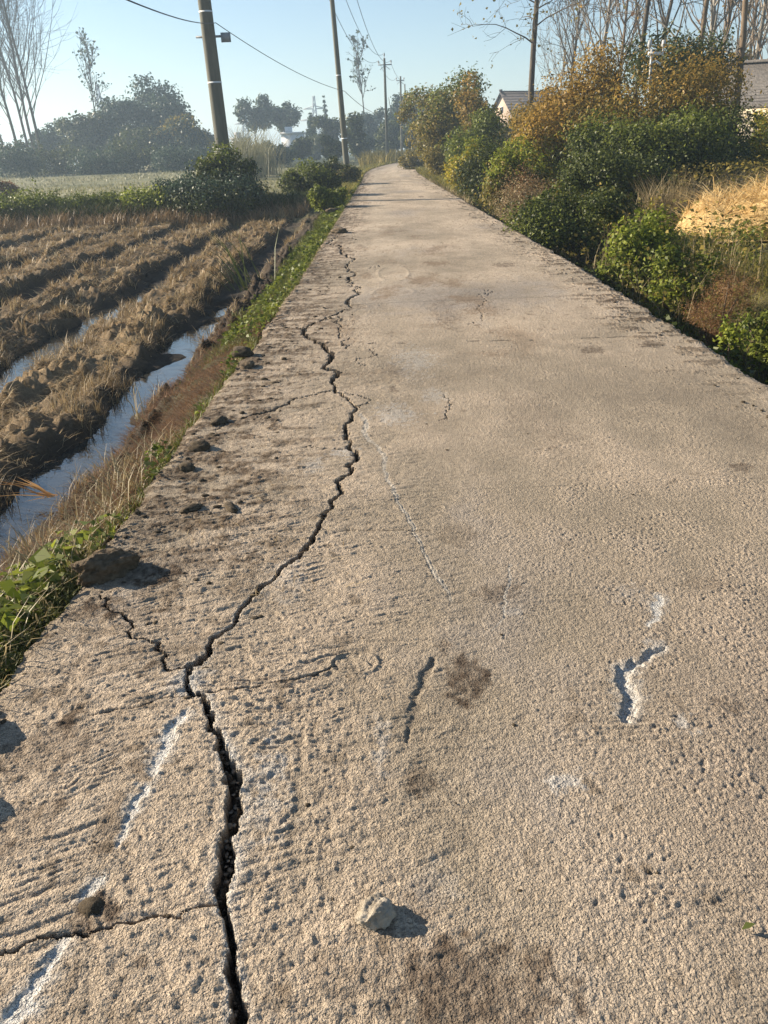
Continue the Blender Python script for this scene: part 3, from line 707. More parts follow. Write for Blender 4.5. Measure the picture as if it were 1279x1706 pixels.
leafstuff("broad_leaf_weeds", X, Y, .055, M['leaf_mid'], "dark green broad leaved weeds on the nearest left bank", .0, .12, aspect=.8)
X, Y, d = strip(180, 1.2, 2.7, .10, .6)
leafstuff("broad_leaf_weeds", X, Y, .062, M['leaf_bright'], "larger bright yellow green leaves among the nearest left weeds", .08, .07, aspect=.9)
# a few single plants
def blade_plant(name, loc, label, cat, n, L, wd, mat, lean, bend, spread, az=None, up=1.0, group=None, seed=1):
    r = np.random.default_rng(seed)
    P = np.column_stack([r.normal(size=n)*spread[0], r.normal(size=n)*spread[1], np.zeros(n)])
    Vs, Fs = blade_geo(P, L, wd, r, lean, bend, az, up)
    o = mesh_np(name, Vs, Fs, mat); o.location = [float(v) for v in loc]; return tag(o, label, cat, group)
p = gnd(85, 822, -.6); blade_plant("dry_reed", (p[0], p[1], -.62), "orange dry reed blades hanging over the water in the near ditch", "reed", 12, .30, .017, M['reed_orange'], 1.9, .5, (.02, .02), math.radians(175), .55, seed=2)
p = gnd(415, 478, -.5); blade_plant("dark_reed", (p[0], p[1], -.55), "dark upright reed stalks leaning left beside the ditch", "reed", 16, 1.0, .022, M['leaf_dark'], .75, .25, (.12, .1), math.radians(150), 1.0, seed=3)
p = gnd(232, 700, -.5); blade_plant("bent_reed", (p[0], p[1], -.5), "bent dry stalk arching over the ditch bank", "reed", 7, .30, .008, M['weed_dry'], .6, 1.6, (.03, .03), math.radians(120), 1.0, seed=4)
p = gnd(-40, 1085, -.25); blade_plant("tall_grass", (p[0]-.1, p[1], -.3), "tall thin grass stems on the bank casting thin shadows over the road", "grass", 12, .55, .006, M['weed_dry'], .25, .35, (.06, .08), None, 1.0, seed=6)
# bund and far field grass
def patch_pts(n, x0, x1, y0, y1, lg=True):
    Y = np.exp(rng.uniform(np.log(y0), np.log(y1), n)) if lg else rng.uniform(y0, y1, n)
    X = rng.uniform(x0, x1, n); k = (X > -.56*Y-2) & (X < road_left(Y)-.3); return X[k], Y[k]
X, Y = patch_pts(30000, -17, -2.2, 26.0, 28.4); grassobj("bund_grass", X, Y, .42, .026, M['leaf_dark'], "dark green grass on the low bank behind the stubble field", .45, .5)
X, Y = patch_pts(7000, -17, -2.0, 25, 26.6); grassobj("bund_dry_grass", X, Y, .38, .022, M['straw_bank'], "brown dead grass at the foot of the low bank", .4, .4)
X, Y = patch_pts(26000, -60, -2, 29, 105); k = pn(X*.12, Y*.2, 131) > -.25; X, Y = X[k], Y[k]
grassobj("field_grass", X, Y, .16+.001*Y, .0011*Y, M['reed_pale'], "short pale green grass of the far field", .8, .6)
X, Y = patch_pts(9000, -30, -2.4, 28.5, 60); grassobj("field_stubble", X, Y, .22, .03, M['grass_olive'], "yellow green grass behind the bank", .6, .6)
X, Y, d = strip(14000, 26, 80, .1, 1.6); grassobj("far_verge_grass", X, Y, .30, .0011*Y, M['grass_olive'], "olive grass along the far left road edge", .5, .5)

# ------------------------------------------------------------------ the right ditch and bank
X, Y, d = strip(125000, 3.5, 40, .95, 7.5, 'r', .8); k = (pn(X*.8, Y*.5, 141) > -.45); X, Y = X[k], Y[k]
grassobj("bank_grass", X, Y, .20+.10*rng.random(len(X)), np.maximum(.006, .0009*Y), M['grass_olive'], "olive and straw coloured grass covering the right ditch bank", .9, .8)
X, Y, d = strip(9000, 6, 24, 3.0, 6.5, 'r'); k = (pn(X*.6, Y*.4, 143) > .0) & ~((X > 4.8) & (Y > 11.5) & (Y < 16)); X, Y = X[k], Y[k]
grassobj("bank_dry_grass", X, Y, .30, np.maximum(.006, .0009*Y), M['weed_dry'], "pale dry grass on top of the right bank", .8, .8)
X, Y, d = strip(34000, 3, 36, .35, 3.2, 'r', .7); k = (pn(X*1.1, Y*.7, 145) > -.05); X, Y = X[k], Y[k]
leafstuff("ditch_weeds", X, Y, .035+.0022*Y, M['leaf_mid'], "leafy green weeds growing in the right roadside ditch", .0, .28)
X, Y, d = strip(9000, 3, 34, .15, 1.1, 'r'); 
leafstuff("ditch_plants", X, Y, .05+.001*Y, M['leaf_dark'], "dark leaves at the shaded bottom of the right ditch", .0, .18)
X, Y, d = strip(2500, 24, 44, .0, .5, 'r'); grassobj("right_verge_grass", X, Y, .22, .0009*Y, M['weed_dry'], "thin dry grass hanging over the right road edge", .6, .6)
X, Y, d = strip(14000, 30, 85, .05, 2.0, 'r'); grassobj("far_right_grass", X, Y, .32, .0011*Y, M['grass_olive'], "grass along the far right road edge", .5, .5)

X, Y, d = strip(42000, 9, 42, .7, 7.0, 'r', .8); k = (pn(X*.9, Y*.45, 151)+.3*pn(X*3, Y*2, 152) > -.15) & ~((X > 4.6) & (Y < 16.5)); X, Y = X[k], Y[k]
leafstuff("hedge_weeds", X, Y, .045+.0018*Y, M['leaf_olive'], "tangled olive weeds between the bushes of the right bank", .0, .85)
X, Y, d = strip(9000, 9, 40, .7, 7.0, 'r', .8); k = ~((X > 4.6) & (Y < 16.5)); X, Y = X[k], Y[k]; grassobj("hedge_grass", X, Y, .75, np.maximum(.007, .0009*Y), M['weed_dry'], "tall dry stems standing between the bushes of the right bank", .4, .5)
# ------------------------------------------------------------------ bushes
def bush(name, label, cat, px, ptop, pbase, Y, wpx, mat, n, leaf, seed, clumps=16, dep=.85, group=None, stems=9, rmin=.13, rmax=.27, up=.35, mats2=None, aspect=.55, zlow=0.0, shell=.45):
    r = np.random.default_rng(seed)
    x = atY(px, pbase, Y)[0]; z = tz(x, Y); top = atY(px, ptop, Y)[2]; h = max(top-z, .25); wd = wpx*Y*.95/FOC
    e = empty(name, (x, Y, z), label, cat, group)
    c, rad = hull_clumps(wd*1.18, wd*dep*1.1, h*1.2*(1-zlow), h*zlow, int(clumps*1.5), r, rmin*.72, rmax*.95)
    P, out = clump_pts(c, rad, n, r, shell); P[:, 2] = np.maximum(P[:, 2], .02)
    if mats2:
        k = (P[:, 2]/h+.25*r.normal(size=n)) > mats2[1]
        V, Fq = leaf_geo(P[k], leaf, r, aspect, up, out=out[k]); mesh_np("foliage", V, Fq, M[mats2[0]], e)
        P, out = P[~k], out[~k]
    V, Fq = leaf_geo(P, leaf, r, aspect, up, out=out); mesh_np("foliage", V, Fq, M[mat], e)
    ns = max(10, int(wd*9)); sb = MB(); SP = []
    for i in range(ns):
        j = r.integers(len(c)); dd_ = unit(r.normal(size=3)+np.array([0, 0, .7])); dd_[2] = abs(dd_[2]); a_ = c[j]+dd_*rad[j]*.6; L_ = rad[j]*r.uniform(.5, 1.05)
        ch_ = chainpts(a_, dd_, L_, 5, r, .14, -.03); sb.tube(ch_, np.linspace(.008, .004, 6)*max(1, h*.6), 3, False)
        kk = int(10+16*r.random()); tt_ = r.random(kk)*4.99; ia = tt_.astype(int); SP.append(ch_[ia]+(ch_[ia+1]-ch_[ia])*(tt_-ia)[:, None]+r.normal(size=(kk, 3))*leaf*.5)
    Vl, Fl = leaf_geo(np.concatenate(SP), leaf*.95, r, aspect, up); Vt = np.concatenate(sb.V); Ft = np.concatenate(sb.F[4])
    mesh_np("foliage", np.concatenate([Vl, Vt]), np.concatenate([Fl, Ft+len(Vl)]), M[mats2[0] if mats2 else mat], e)
    if stems:
        b = MB()
        for i in range(stems):
            q = c[r.integers(len(c))]; a = np.array([r.normal()*wd*.07, r.normal()*wd*.05, -.05])
            mid = (a+q)/2+r.normal(size=3)*wd*.05
            t = np.linspace(0, 1, 6)[:, None]; b.tube((1-t)**2*a+2*t*(1-t)*mid+t*t*q, np.linspace(.018, .006, 6)*max(1, h*.7), 5)
        b.build("stem", M['twig'], e)
    return e
def chainpts(p, d, L, nseg, rng, wander, lift):
    pts = [p]; d = unit(d)
    for i in range(nseg):
        d = unit(d+rng.normal(size=3)*wander+np.array([0, 0, lift])); pts.append(pts[-1]+d*L/nseg)
    return np.array(pts)
B = bush
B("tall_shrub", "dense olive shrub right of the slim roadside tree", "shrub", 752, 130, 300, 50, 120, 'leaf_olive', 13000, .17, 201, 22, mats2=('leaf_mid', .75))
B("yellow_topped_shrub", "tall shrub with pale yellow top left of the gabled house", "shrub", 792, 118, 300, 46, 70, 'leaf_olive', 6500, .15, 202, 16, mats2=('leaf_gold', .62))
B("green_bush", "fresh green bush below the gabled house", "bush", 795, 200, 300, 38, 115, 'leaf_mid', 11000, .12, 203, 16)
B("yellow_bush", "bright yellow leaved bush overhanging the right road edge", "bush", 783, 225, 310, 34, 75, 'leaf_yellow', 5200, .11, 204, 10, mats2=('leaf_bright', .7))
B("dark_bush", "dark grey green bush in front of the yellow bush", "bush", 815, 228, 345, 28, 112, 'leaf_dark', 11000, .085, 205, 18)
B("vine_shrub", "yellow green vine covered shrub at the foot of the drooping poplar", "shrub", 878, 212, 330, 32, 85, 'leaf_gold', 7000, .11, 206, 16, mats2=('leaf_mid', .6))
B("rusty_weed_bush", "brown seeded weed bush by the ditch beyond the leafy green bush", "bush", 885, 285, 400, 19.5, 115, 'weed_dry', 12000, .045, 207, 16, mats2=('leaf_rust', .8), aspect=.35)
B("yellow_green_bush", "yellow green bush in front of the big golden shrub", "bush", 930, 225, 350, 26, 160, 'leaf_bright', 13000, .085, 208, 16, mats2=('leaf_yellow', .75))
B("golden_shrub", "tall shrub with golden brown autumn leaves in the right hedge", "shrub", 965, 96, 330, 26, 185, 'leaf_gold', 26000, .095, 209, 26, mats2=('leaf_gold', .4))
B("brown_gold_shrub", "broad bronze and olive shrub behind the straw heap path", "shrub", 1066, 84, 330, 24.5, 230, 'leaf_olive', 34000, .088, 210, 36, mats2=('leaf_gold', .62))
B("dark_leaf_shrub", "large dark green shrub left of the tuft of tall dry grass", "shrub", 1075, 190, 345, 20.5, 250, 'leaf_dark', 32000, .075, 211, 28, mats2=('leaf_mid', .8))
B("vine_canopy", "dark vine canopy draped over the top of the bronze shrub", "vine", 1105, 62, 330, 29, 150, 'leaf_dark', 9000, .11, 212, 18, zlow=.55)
B("shadowed_bush", "very dark bush under the low tiled building", "bush", 1160, 185, 330, 22.5, 150, 'leaf_dark', 16000, .08, 213, 18)
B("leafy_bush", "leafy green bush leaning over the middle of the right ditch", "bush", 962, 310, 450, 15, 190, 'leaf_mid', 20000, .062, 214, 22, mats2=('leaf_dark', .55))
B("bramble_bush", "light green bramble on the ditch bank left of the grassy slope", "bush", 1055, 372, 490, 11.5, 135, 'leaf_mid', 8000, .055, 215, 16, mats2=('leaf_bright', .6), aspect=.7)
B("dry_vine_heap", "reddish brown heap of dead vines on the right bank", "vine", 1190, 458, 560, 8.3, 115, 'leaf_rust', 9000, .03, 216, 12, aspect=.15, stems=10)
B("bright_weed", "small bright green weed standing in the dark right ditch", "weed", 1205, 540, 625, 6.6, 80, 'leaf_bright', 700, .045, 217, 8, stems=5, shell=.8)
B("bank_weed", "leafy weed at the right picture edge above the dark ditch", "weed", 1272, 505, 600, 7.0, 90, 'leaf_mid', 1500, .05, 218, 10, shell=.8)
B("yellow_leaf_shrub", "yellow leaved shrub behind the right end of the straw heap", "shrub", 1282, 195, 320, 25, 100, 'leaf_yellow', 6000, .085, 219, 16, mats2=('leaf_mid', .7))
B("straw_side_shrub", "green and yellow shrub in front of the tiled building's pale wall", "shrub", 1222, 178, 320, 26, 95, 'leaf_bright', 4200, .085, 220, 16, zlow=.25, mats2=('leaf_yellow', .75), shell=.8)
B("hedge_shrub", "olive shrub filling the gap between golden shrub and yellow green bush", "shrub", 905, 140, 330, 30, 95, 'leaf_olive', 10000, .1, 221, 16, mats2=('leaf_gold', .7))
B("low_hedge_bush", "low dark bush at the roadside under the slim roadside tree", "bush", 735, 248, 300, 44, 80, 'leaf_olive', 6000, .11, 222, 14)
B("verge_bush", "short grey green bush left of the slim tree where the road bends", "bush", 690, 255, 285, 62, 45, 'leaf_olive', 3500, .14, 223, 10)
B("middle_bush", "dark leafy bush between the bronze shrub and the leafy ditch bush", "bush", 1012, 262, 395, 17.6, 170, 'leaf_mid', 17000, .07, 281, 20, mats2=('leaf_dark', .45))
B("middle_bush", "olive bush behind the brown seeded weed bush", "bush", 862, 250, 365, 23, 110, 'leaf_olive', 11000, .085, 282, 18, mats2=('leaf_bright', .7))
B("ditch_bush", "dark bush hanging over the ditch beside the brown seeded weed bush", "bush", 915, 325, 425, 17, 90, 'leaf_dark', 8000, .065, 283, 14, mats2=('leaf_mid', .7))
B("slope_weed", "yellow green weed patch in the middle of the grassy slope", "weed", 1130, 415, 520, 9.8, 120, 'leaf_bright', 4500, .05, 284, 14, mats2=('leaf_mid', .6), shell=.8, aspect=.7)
# left side
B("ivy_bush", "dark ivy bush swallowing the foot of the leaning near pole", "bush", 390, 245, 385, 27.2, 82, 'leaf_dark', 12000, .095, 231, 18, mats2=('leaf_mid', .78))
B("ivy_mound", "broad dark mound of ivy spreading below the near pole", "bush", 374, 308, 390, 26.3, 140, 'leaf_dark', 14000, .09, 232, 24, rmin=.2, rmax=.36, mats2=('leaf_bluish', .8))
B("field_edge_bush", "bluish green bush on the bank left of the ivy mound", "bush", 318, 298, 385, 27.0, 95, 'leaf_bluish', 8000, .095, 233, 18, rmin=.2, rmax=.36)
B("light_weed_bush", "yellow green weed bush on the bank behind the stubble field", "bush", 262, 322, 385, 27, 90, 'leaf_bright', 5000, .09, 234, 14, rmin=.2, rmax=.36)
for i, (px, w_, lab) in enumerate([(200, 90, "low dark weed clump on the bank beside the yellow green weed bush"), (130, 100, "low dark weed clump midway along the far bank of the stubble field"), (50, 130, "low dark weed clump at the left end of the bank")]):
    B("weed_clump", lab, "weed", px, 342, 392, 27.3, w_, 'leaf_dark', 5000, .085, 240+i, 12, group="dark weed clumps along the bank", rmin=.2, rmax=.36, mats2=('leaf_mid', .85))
B("roadside_bush", "dark green bush at the left roadside below the second pole", "bush", 522, 268, 330, 31, 92, 'leaf_dark', 9000, .10, 251, 18, mats2=('leaf_mid', .72))
B("pole_bush", "grey green bush wrapping the foot of the second pole", "bush", 572, 262, 312, 41, 66, 'leaf_olive', 5000, .12, 252, 14, mats2=('leaf_dark', .5))
B("verge_weeds_bush", "light green weeds crowding the left road edge before the dark roadside bush", "weed", 548, 312, 352, 24, 60, 'leaf_bright', 4500, .07, 253, 12, mats2=('leaf_mid', .6))
B("brown_bush", "dull brown bush at the left picture edge in the far field", "bush", 4, 290, 330, 42, 46, 'leaf_rust', 3500, .12, 254, 10)
B("dead_thistle", "pale dead weed standing alone in front of the hazy trees", "weed", 143, 282, 305, 90, 9, 'reed_pale', 300, .18, 255, 5)
B("scrub_bush", "hazy scrub at the foot of the bare poplars", "bush", 25, 248, 303, 88, 90, 'leaf_bluish', 3600, .26, 260, 14, group="scrub along the far field edge", stems=0, rmin=.2, rmax=.34)
B("scrub_bush", "hazy scrub between the bare poplars and the dead pale weed", "bush", 90, 256, 303, 92, 95, 'leaf_dark', 3600, .26, 261, 14, group="scrub along the far field edge", stems=0, rmin=.2, rmax=.34)
B("scrub_bush", "hazy scrub just behind the dead pale weed", "bush", 160, 264, 303, 88, 100, 'leaf_bluish', 3600, .26, 262, 14, group="scrub along the far field edge", stems=0, rmin=.2, rmax=.34)
B("scrub_bush", "hazy scrub left of the pale hay stack", "bush", 225, 248, 303, 92, 95, 'leaf_dark', 3600, .26, 263, 14, group="scrub along the far field edge", stems=0, rmin=.2, rmax=.34)
B("scrub_bush", "hazy scrub right behind the pale hay stack", "bush", 300, 256, 303, 88, 90, 'leaf_bluish', 3600, .26, 264, 14, group="scrub along the far field edge", stems=0, rmin=.2, rmax=.34)
B("scrub_bush", "hazy scrub just left of the leaning near pole", "bush", 355, 264, 303, 92, 80, 'leaf_dark', 3600, .26, 265, 14, group="scrub along the far field edge", stems=0, rmin=.2, rmax=.34)
B("scrub_bush", "hazy scrub at the far field edge right of the reed clumps", "bush", 450, 248, 303, 88, 70, 'leaf_bluish', 3600, .26, 266, 14, group="scrub along the far field edge", stems=0, rmin=.2, rmax=.34)
p = atY(1105, 350, 15.5); blade_plant("dry_grass_tuft", (p[0], 15.5, tz(p[0], 15.5)), "tall tuft of golden dry grass left of the straw heap", "grass", 420, .80, .014, M['weed_dry'], .28, .25, (.20, .16), seed=8)
p = atY(1010, 300, 21); blade_plant("dry_grass_tuft", (p[0]-.3, 19.0, tz(p[0], 19)), "lower orange dry grass below the bronze shrub", "grass", 150, .5, .012, M['weed_dry'], .3, .3, (.35, .2), seed=9)

# straw heap
M['heap'] = rough_mat('heap_straw', (.36, .23, .085), (.74, .54, .25), 9, .9, 1.0, 22, .05, stretch=(2.2, .7, 1.6))
def straw_heap():
    r = np.random.default_rng(77)
    c = np.array([7.75, 13.6]); z0 = tz(*c)
    e = empty("straw_heap", (c[0], c[1], z0-.02), "long heap of bright golden straw on the right bank", "straw heap")
    nx_, ny_ = 90, 60
    U, Vv = np.meshgrid(np.linspace(-1, 1, nx_), np.linspace(-1, 1, ny_))
    hh = lambda u, v: (np.clip(1-np.abs(u)**2.6-np.abs(v)**2.0, 0, 1)**.55)*(.78+.30*pn(u*2.4, v*1.5+4, 160)+.22*pn(u*6, v*4, 161)+.12*np.abs(pn(u*13, v*9, 162))+.06*pn(u*28, v*19, 163))*.85
    Zz = hh(U, Vv)-.12
    i_ = (np.arange(ny_-1)[:, None]*nx_+np.arange(nx_-1)[None]).ravel()
    mesh_np("mound", np.stack([U*2.6, Vv*1.6, Zz], -1).reshape(-1, 3), np.stack([i_, i_+1, i_+1+nx_, i_+nx_], 1), M['heap'], e, smooth=True)
    n = 4500; u = r.uniform(-1, 1, n); v = r.uniform(-1, .8, n); z = hh(u, v); k = z > .03
    P = np.column_stack([u*2.6, v*1.6, z-.12])[k]
    Vs, Fs = blade_geo(P, .62, .013, r, 2.2, 1.9, None, .7); mesh_np("straw", Vs, Fs, M['straw_gold'], e)
straw_heap()

# ------------------------------------------------------------------ trees
def bare_geo(h, r0, seed, nl=16, first=.35, spread=.6, lift=.10, twig=5, rt=.012, droop=False, lean=(0, 0), fork=True):
    r = np.random.default_rng(seed); T = MB(); K = MB(); tips = []
    tr = chainpts(np.zeros(3), np.array([lean[0], lean[1], 1.0]), h, 12, r, .025, .02)
    T.tube(tr, np.linspace(r0, r0*.16, 13), 8)
    for i in range(nl):
        f = first+(1-first)*(i+r.random())/nl; f = min(f, .985)
        q = f*12; a = int(q); p = tr[a]+(tr[min(a+1, 12)]-tr[a])*(q-a)
        az = r.random()*2*math.pi; L = h*(.34*(1-f)+.10)*(.7+.6*r.random())*(.6 if droop else 1)
        d = np.array([math.cos(az)*spread, math.sin(az)*spread, 1.0 if not droop else .55])
        ch = chainpts(p, d, L, 6, r, .10, lift if not droop else -.10*(1-f)-.02)
        rr = r0*.16*(1-f)+rt*1.6; K.tube(ch, np.linspace(rr, rt*.7, 7), 5, False)
        for j in range(twig):
            b0 = ch[r.integers(1, 7)]; d2 = unit(ch[-1]-ch[0])+r.normal(size=3)*.55
            c2 = chainpts(b0, d2, L*(.3+.35*r.random()), 4, r, .16, lift*.6 if not droop else -.1); K.tube(c2, np.linspace(rt, rt*.45, 5), 3, False); tips.append(c2[-1]); tips.append(c2[2])
            if fork:
                for _ in range(2):
                    c3 = chainpts(c2[r.integers(1, 4)], d2+r.normal(size=3)*.6, L*.22, 3, r, .2, lift*.5); K.tube(c3, np.linspace(rt*.7, rt*.4, 4), 3, False); tips.append(c3[-1])
    return T, K, np.array(tips)
def bare_tree(name, label, loc, h, r0, seed, bark, group=None, leaves=None, leafn=0, leaf=.12, cat="tree", **k):
    T, K, tips = bare_geo(h, r0, seed, **k)
    e = empty(name, loc, label, cat, group)
    T.build("trunk", M[bark], e, True); K.build("branches", M[bark], e, True)
    if leaves:
        r = np.random.default_rng(seed+5); P = tips[r.integers(0, len(tips), leafn)]+r.normal(size=(leafn, 3))*.18
        V, Fq = leaf_geo(P, leaf, r, .8, 0); mesh_np("leaves", V, Fq, M[leaves], e)
    return e
def at_ground(px, pbase, Y):
    x = atY(px, pbase, Y)[0]; return (x, Y, tz(x, Y)-.05)
# far left poplars
lg = "bare hazy poplars at the far left"
for i, (px, Y, ln, lab) in enumerate([(40, 100, -.03, "bare poplar with double leader, first thick trunk from the left in the hazy group"), (57, 108, -.02, "slim bare poplar between two thicker hazy poplars"), (67, 104, -.05, "slender bare poplar just left of the tallest branching one"), (75, 98, .02, "bare poplar with long side branches, right end of the hazy group"), (22, 112, -.12, "bare poplar leaning left, behind the hazy group"), (3, 104, -.08, "bare poplar cut by the left picture edge"), (8, 118, -.1, "thin bare poplar sapling near the left picture edge")]):
    bare_tree("bare_poplar", lab, at_ground(px, 290, Y), 28-(i == 6)*9, .19 if i != 6 else .11, 300+i, 'bark', lg, nl=36, first=.2, spread=.62, lift=.14, twig=7, rt=.019, lean=(ln, 0))
bare_tree("sparse_poplar", "thin hazy poplar with a few leaves left in its top", at_ground(172, 290, 135), 17, .16, 320, 'bark', None, 'leaf_bluish', 240, .40, nl=14, first=.5, spread=.5, lift=.2, rt=.04)
bare_tree("sparse_poplar", "hazy poplar with leaf clusters behind the pole that carries a crossarm", at_ground(612, 255, 150), 17.5, .16, 321, 'bark', None, 'leaf_bluish', 150, .5, nl=14, first=.5, spread=.55, lift=.2, rt=.04)
# right side tall trunks
bare_tree("drooping_poplar", "dark slim poplar with drooping limbs and last leaves by the gabled house", at_ground(878, 265, 36), 15, .15, 330, 'bark', None, 'leaf_olive', 900, .12, nl=36, first=.33, spread=1.0, lift=.0, twig=7, rt=.010, droop=True, fork=True, lean=(-.012, 0))
for px, Y, r0, ln, seed, bk, lab in [(1047, 33, .12, .005, 331, 'bark', "tall dark trunk rising behind the middle of the bronze shrub"), (1143, 33, .12, .02, 332, 'bark_brown', "tall pale trunk rising beside the vine canopy"), (1220, 29, .13, .0, 333, 'bark_brown', "tall brown trunk standing before the low tiled roof")]:
    bare_tree("tall_poplar", lab, at_ground(px, 250, Y), 17, r0, seed, bk, None, 'leaf_olive', 60, .12, nl=16, first=.45, spread=.6, lift=.14, twig=5, rt=.014, lean=(ln, 0))
# bare grove behind the right hedge: three grown, the rest copies
gg = "bare grove behind the right hedge"
protos = [bare_tree("bare_tree", "bare grey tree right of the drooping poplar", at_ground(940, 250, 62), 15, .14, 341, 'bark', gg, 'leaf_rust', 60, .2, nl=22, first=.25, spread=.7, lift=.13, twig=6, rt=.022),
          bare_tree("bare_tree", "bare forked tree between drooping poplar and tall dark trunk", at_ground(985, 250, 55), 16, .15, 342, 'bark_pale', gg, 'leaf_rust', 60, .2, nl=24, first=.2, spread=.8, lift=.12, twig=6, rt=.022),
          bare_tree("bare_tree", "bare tree just behind the left side of the tall dark trunk", at_ground(1018, 250, 50), 14, .13, 343, 'bark_brown', gg, 'leaf_gold', 80, .2, nl=24, first=.2, spread=.7, lift=.12, twig=6, rt=.022)]
rr = np.random.default_rng(9)
for i, (px, Y, s, lab) in enumerate([(1075, 48, 1.1, "bare tree right of the tall dark trunk"), (1165, 46, 1.1, "bare pale tree right of the tall pale trunk"), (1185, 56, 1.3, "bare tree above the left end of the tiled roof"), (1200, 66, 1.35, "bare tree far behind the tiled roof"), (1240, 50, 1.1, "bare tree above the middle of the tiled roof"), (1262, 44, 1.05, "bare tree right of the tall brown trunk"), (1278, 58, 1.3, "bare tree at the right picture edge"), (925, 90, .9, "far hazy bare tree left of the golden shrub top"), (1225, 78, 1.5, "tall hazy bare tree behind the tall brown trunk"), (1300, 46, 1.2, "bare tree reaching in past the right picture edge")]):
    c = copy_tree(protos[i % 3]); c.location = at_ground(px, 240, Y); c.rotation_euler = (0, 0, rr.random()*6.28); c.scale = (s, s, s); c["label"] = lab; c["category"] = "tree"; c["group"] = gg

def leafy_tree(name, label, px, ptop, pbase, Y, wpx, mat, n, leaf, seed, clumps=16, bole=.25, group=None, bark='bark', dep=.9, rmin=.12, rmax=.24, shape='round', mats2=None, shell=.5, r0=None):
    r = np.random.default_rng(seed); x, y, z = at_ground(px, pbase, Y); top = atY(px, ptop, Y)[2]; h = (top-z)*(1.14 if shape == 'round' else 1.0); wd = wpx*Y*.98/FOC
    e = empty(name, (x, y, z), label, "tree", group)
    z0 = h*bole
    if shape == 'cone':
        f = np.linspace(.02, .97, clumps); c = np.column_stack([r.normal(size=clumps)*wd*.12*(1-f), r.normal(size=clumps)*wd*.12*(1-f), z0+f*(h-z0)]); rad = wd*.5*(1-f)**.8*.9+.12*wd*.5
    else: c, rad = hull_clumps(wd, wd*dep, h-z0, z0, clumps, r, rmin, rmax)
    P, out = clump_pts(c, rad, n, r, shell)
    if mats2:
        k = ((P[:, 2]-z0)/(h-z0)+.25*r.normal(size=n)) > mats2[1]
        V, Fq = leaf_geo(P[k], leaf, r, .6, .3, out=out[k]); mesh_np("crown", V, Fq, M[mats2[0]], e); P, out = P[~k], out[~k]
    V, Fq = leaf_geo(P, leaf, r, .6, .3, out=out); mesh_np("crown", V, Fq, M[mat], e)
    b = MB(); r0 = r0 or h*.014
    tr = chainpts(np.zeros(3), np.array([0, 0, 1.]), h*.8, 8, r, .035, .05); b.tube(tr, np.linspace(r0, r0*.25, 9), 7)
    for q in c[r.permutation(len(c))[:10]]:
        a = tr[min(8, max(1, int((q[2]*.7)/(h*.1))))]; t = np.linspace(0, 1, 5)[:, None]; mid = (a+q)/2+np.array([0, 0, -.04*h]); b.tube((1-t)**2*a+2*t*(1-t)*mid+t*t*q, np.linspace(r0*.4, r0*.12, 5), 4, False)
    b.build("trunk", M[bark], e, True); return e
LT = leafy_tree
LT("slim_tree", "slim roadside tree with thin bare trunk where the road bends", 711, 133, 286, 57, 96, 'leaf_olive', 6500, .17, 401, 20, .26, bark='bark_pale', mats2=('leaf_mid', .7), r0=.10, shell=.7)
tg = "hazy trees along the far side of the field"
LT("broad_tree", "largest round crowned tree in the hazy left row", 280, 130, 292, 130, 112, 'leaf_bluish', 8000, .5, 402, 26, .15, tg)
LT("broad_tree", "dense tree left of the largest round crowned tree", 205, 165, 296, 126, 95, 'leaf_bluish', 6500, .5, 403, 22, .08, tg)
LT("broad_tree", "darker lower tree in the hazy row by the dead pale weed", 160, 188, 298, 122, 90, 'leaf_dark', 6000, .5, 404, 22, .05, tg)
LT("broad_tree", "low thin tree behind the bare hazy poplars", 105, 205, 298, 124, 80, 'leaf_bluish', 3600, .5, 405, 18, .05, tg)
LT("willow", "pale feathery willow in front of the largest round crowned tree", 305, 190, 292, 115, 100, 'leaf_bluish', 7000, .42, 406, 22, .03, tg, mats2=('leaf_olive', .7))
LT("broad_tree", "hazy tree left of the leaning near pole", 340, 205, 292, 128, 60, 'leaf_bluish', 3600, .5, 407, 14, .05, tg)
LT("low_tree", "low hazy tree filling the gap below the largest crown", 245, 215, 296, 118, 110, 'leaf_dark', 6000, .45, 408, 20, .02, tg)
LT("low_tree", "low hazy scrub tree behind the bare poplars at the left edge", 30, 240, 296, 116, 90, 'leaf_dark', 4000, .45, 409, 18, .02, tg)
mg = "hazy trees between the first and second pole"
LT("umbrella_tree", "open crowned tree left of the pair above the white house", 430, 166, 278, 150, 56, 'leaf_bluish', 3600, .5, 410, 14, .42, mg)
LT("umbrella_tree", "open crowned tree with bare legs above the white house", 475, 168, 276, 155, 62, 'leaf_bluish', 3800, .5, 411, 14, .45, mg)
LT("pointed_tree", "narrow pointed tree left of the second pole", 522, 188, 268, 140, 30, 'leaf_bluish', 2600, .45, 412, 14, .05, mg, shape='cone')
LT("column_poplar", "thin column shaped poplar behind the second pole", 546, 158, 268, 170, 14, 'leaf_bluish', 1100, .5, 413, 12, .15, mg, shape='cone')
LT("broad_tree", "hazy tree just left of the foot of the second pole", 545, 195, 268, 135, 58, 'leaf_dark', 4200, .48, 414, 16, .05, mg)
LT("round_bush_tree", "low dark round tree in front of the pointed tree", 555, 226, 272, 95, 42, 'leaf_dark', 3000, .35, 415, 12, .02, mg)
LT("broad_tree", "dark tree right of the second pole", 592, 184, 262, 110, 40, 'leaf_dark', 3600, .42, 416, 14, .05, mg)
fg = "hazy trees at the end of the road"
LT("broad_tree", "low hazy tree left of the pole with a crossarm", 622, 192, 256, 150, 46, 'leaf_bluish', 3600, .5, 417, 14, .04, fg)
LT("broad_tree", "tall hazy tree right of the pole with a crossarm", 664, 150, 254, 150, 46, 'leaf_bluish', 4600, .5, 418, 18, .06, fg)
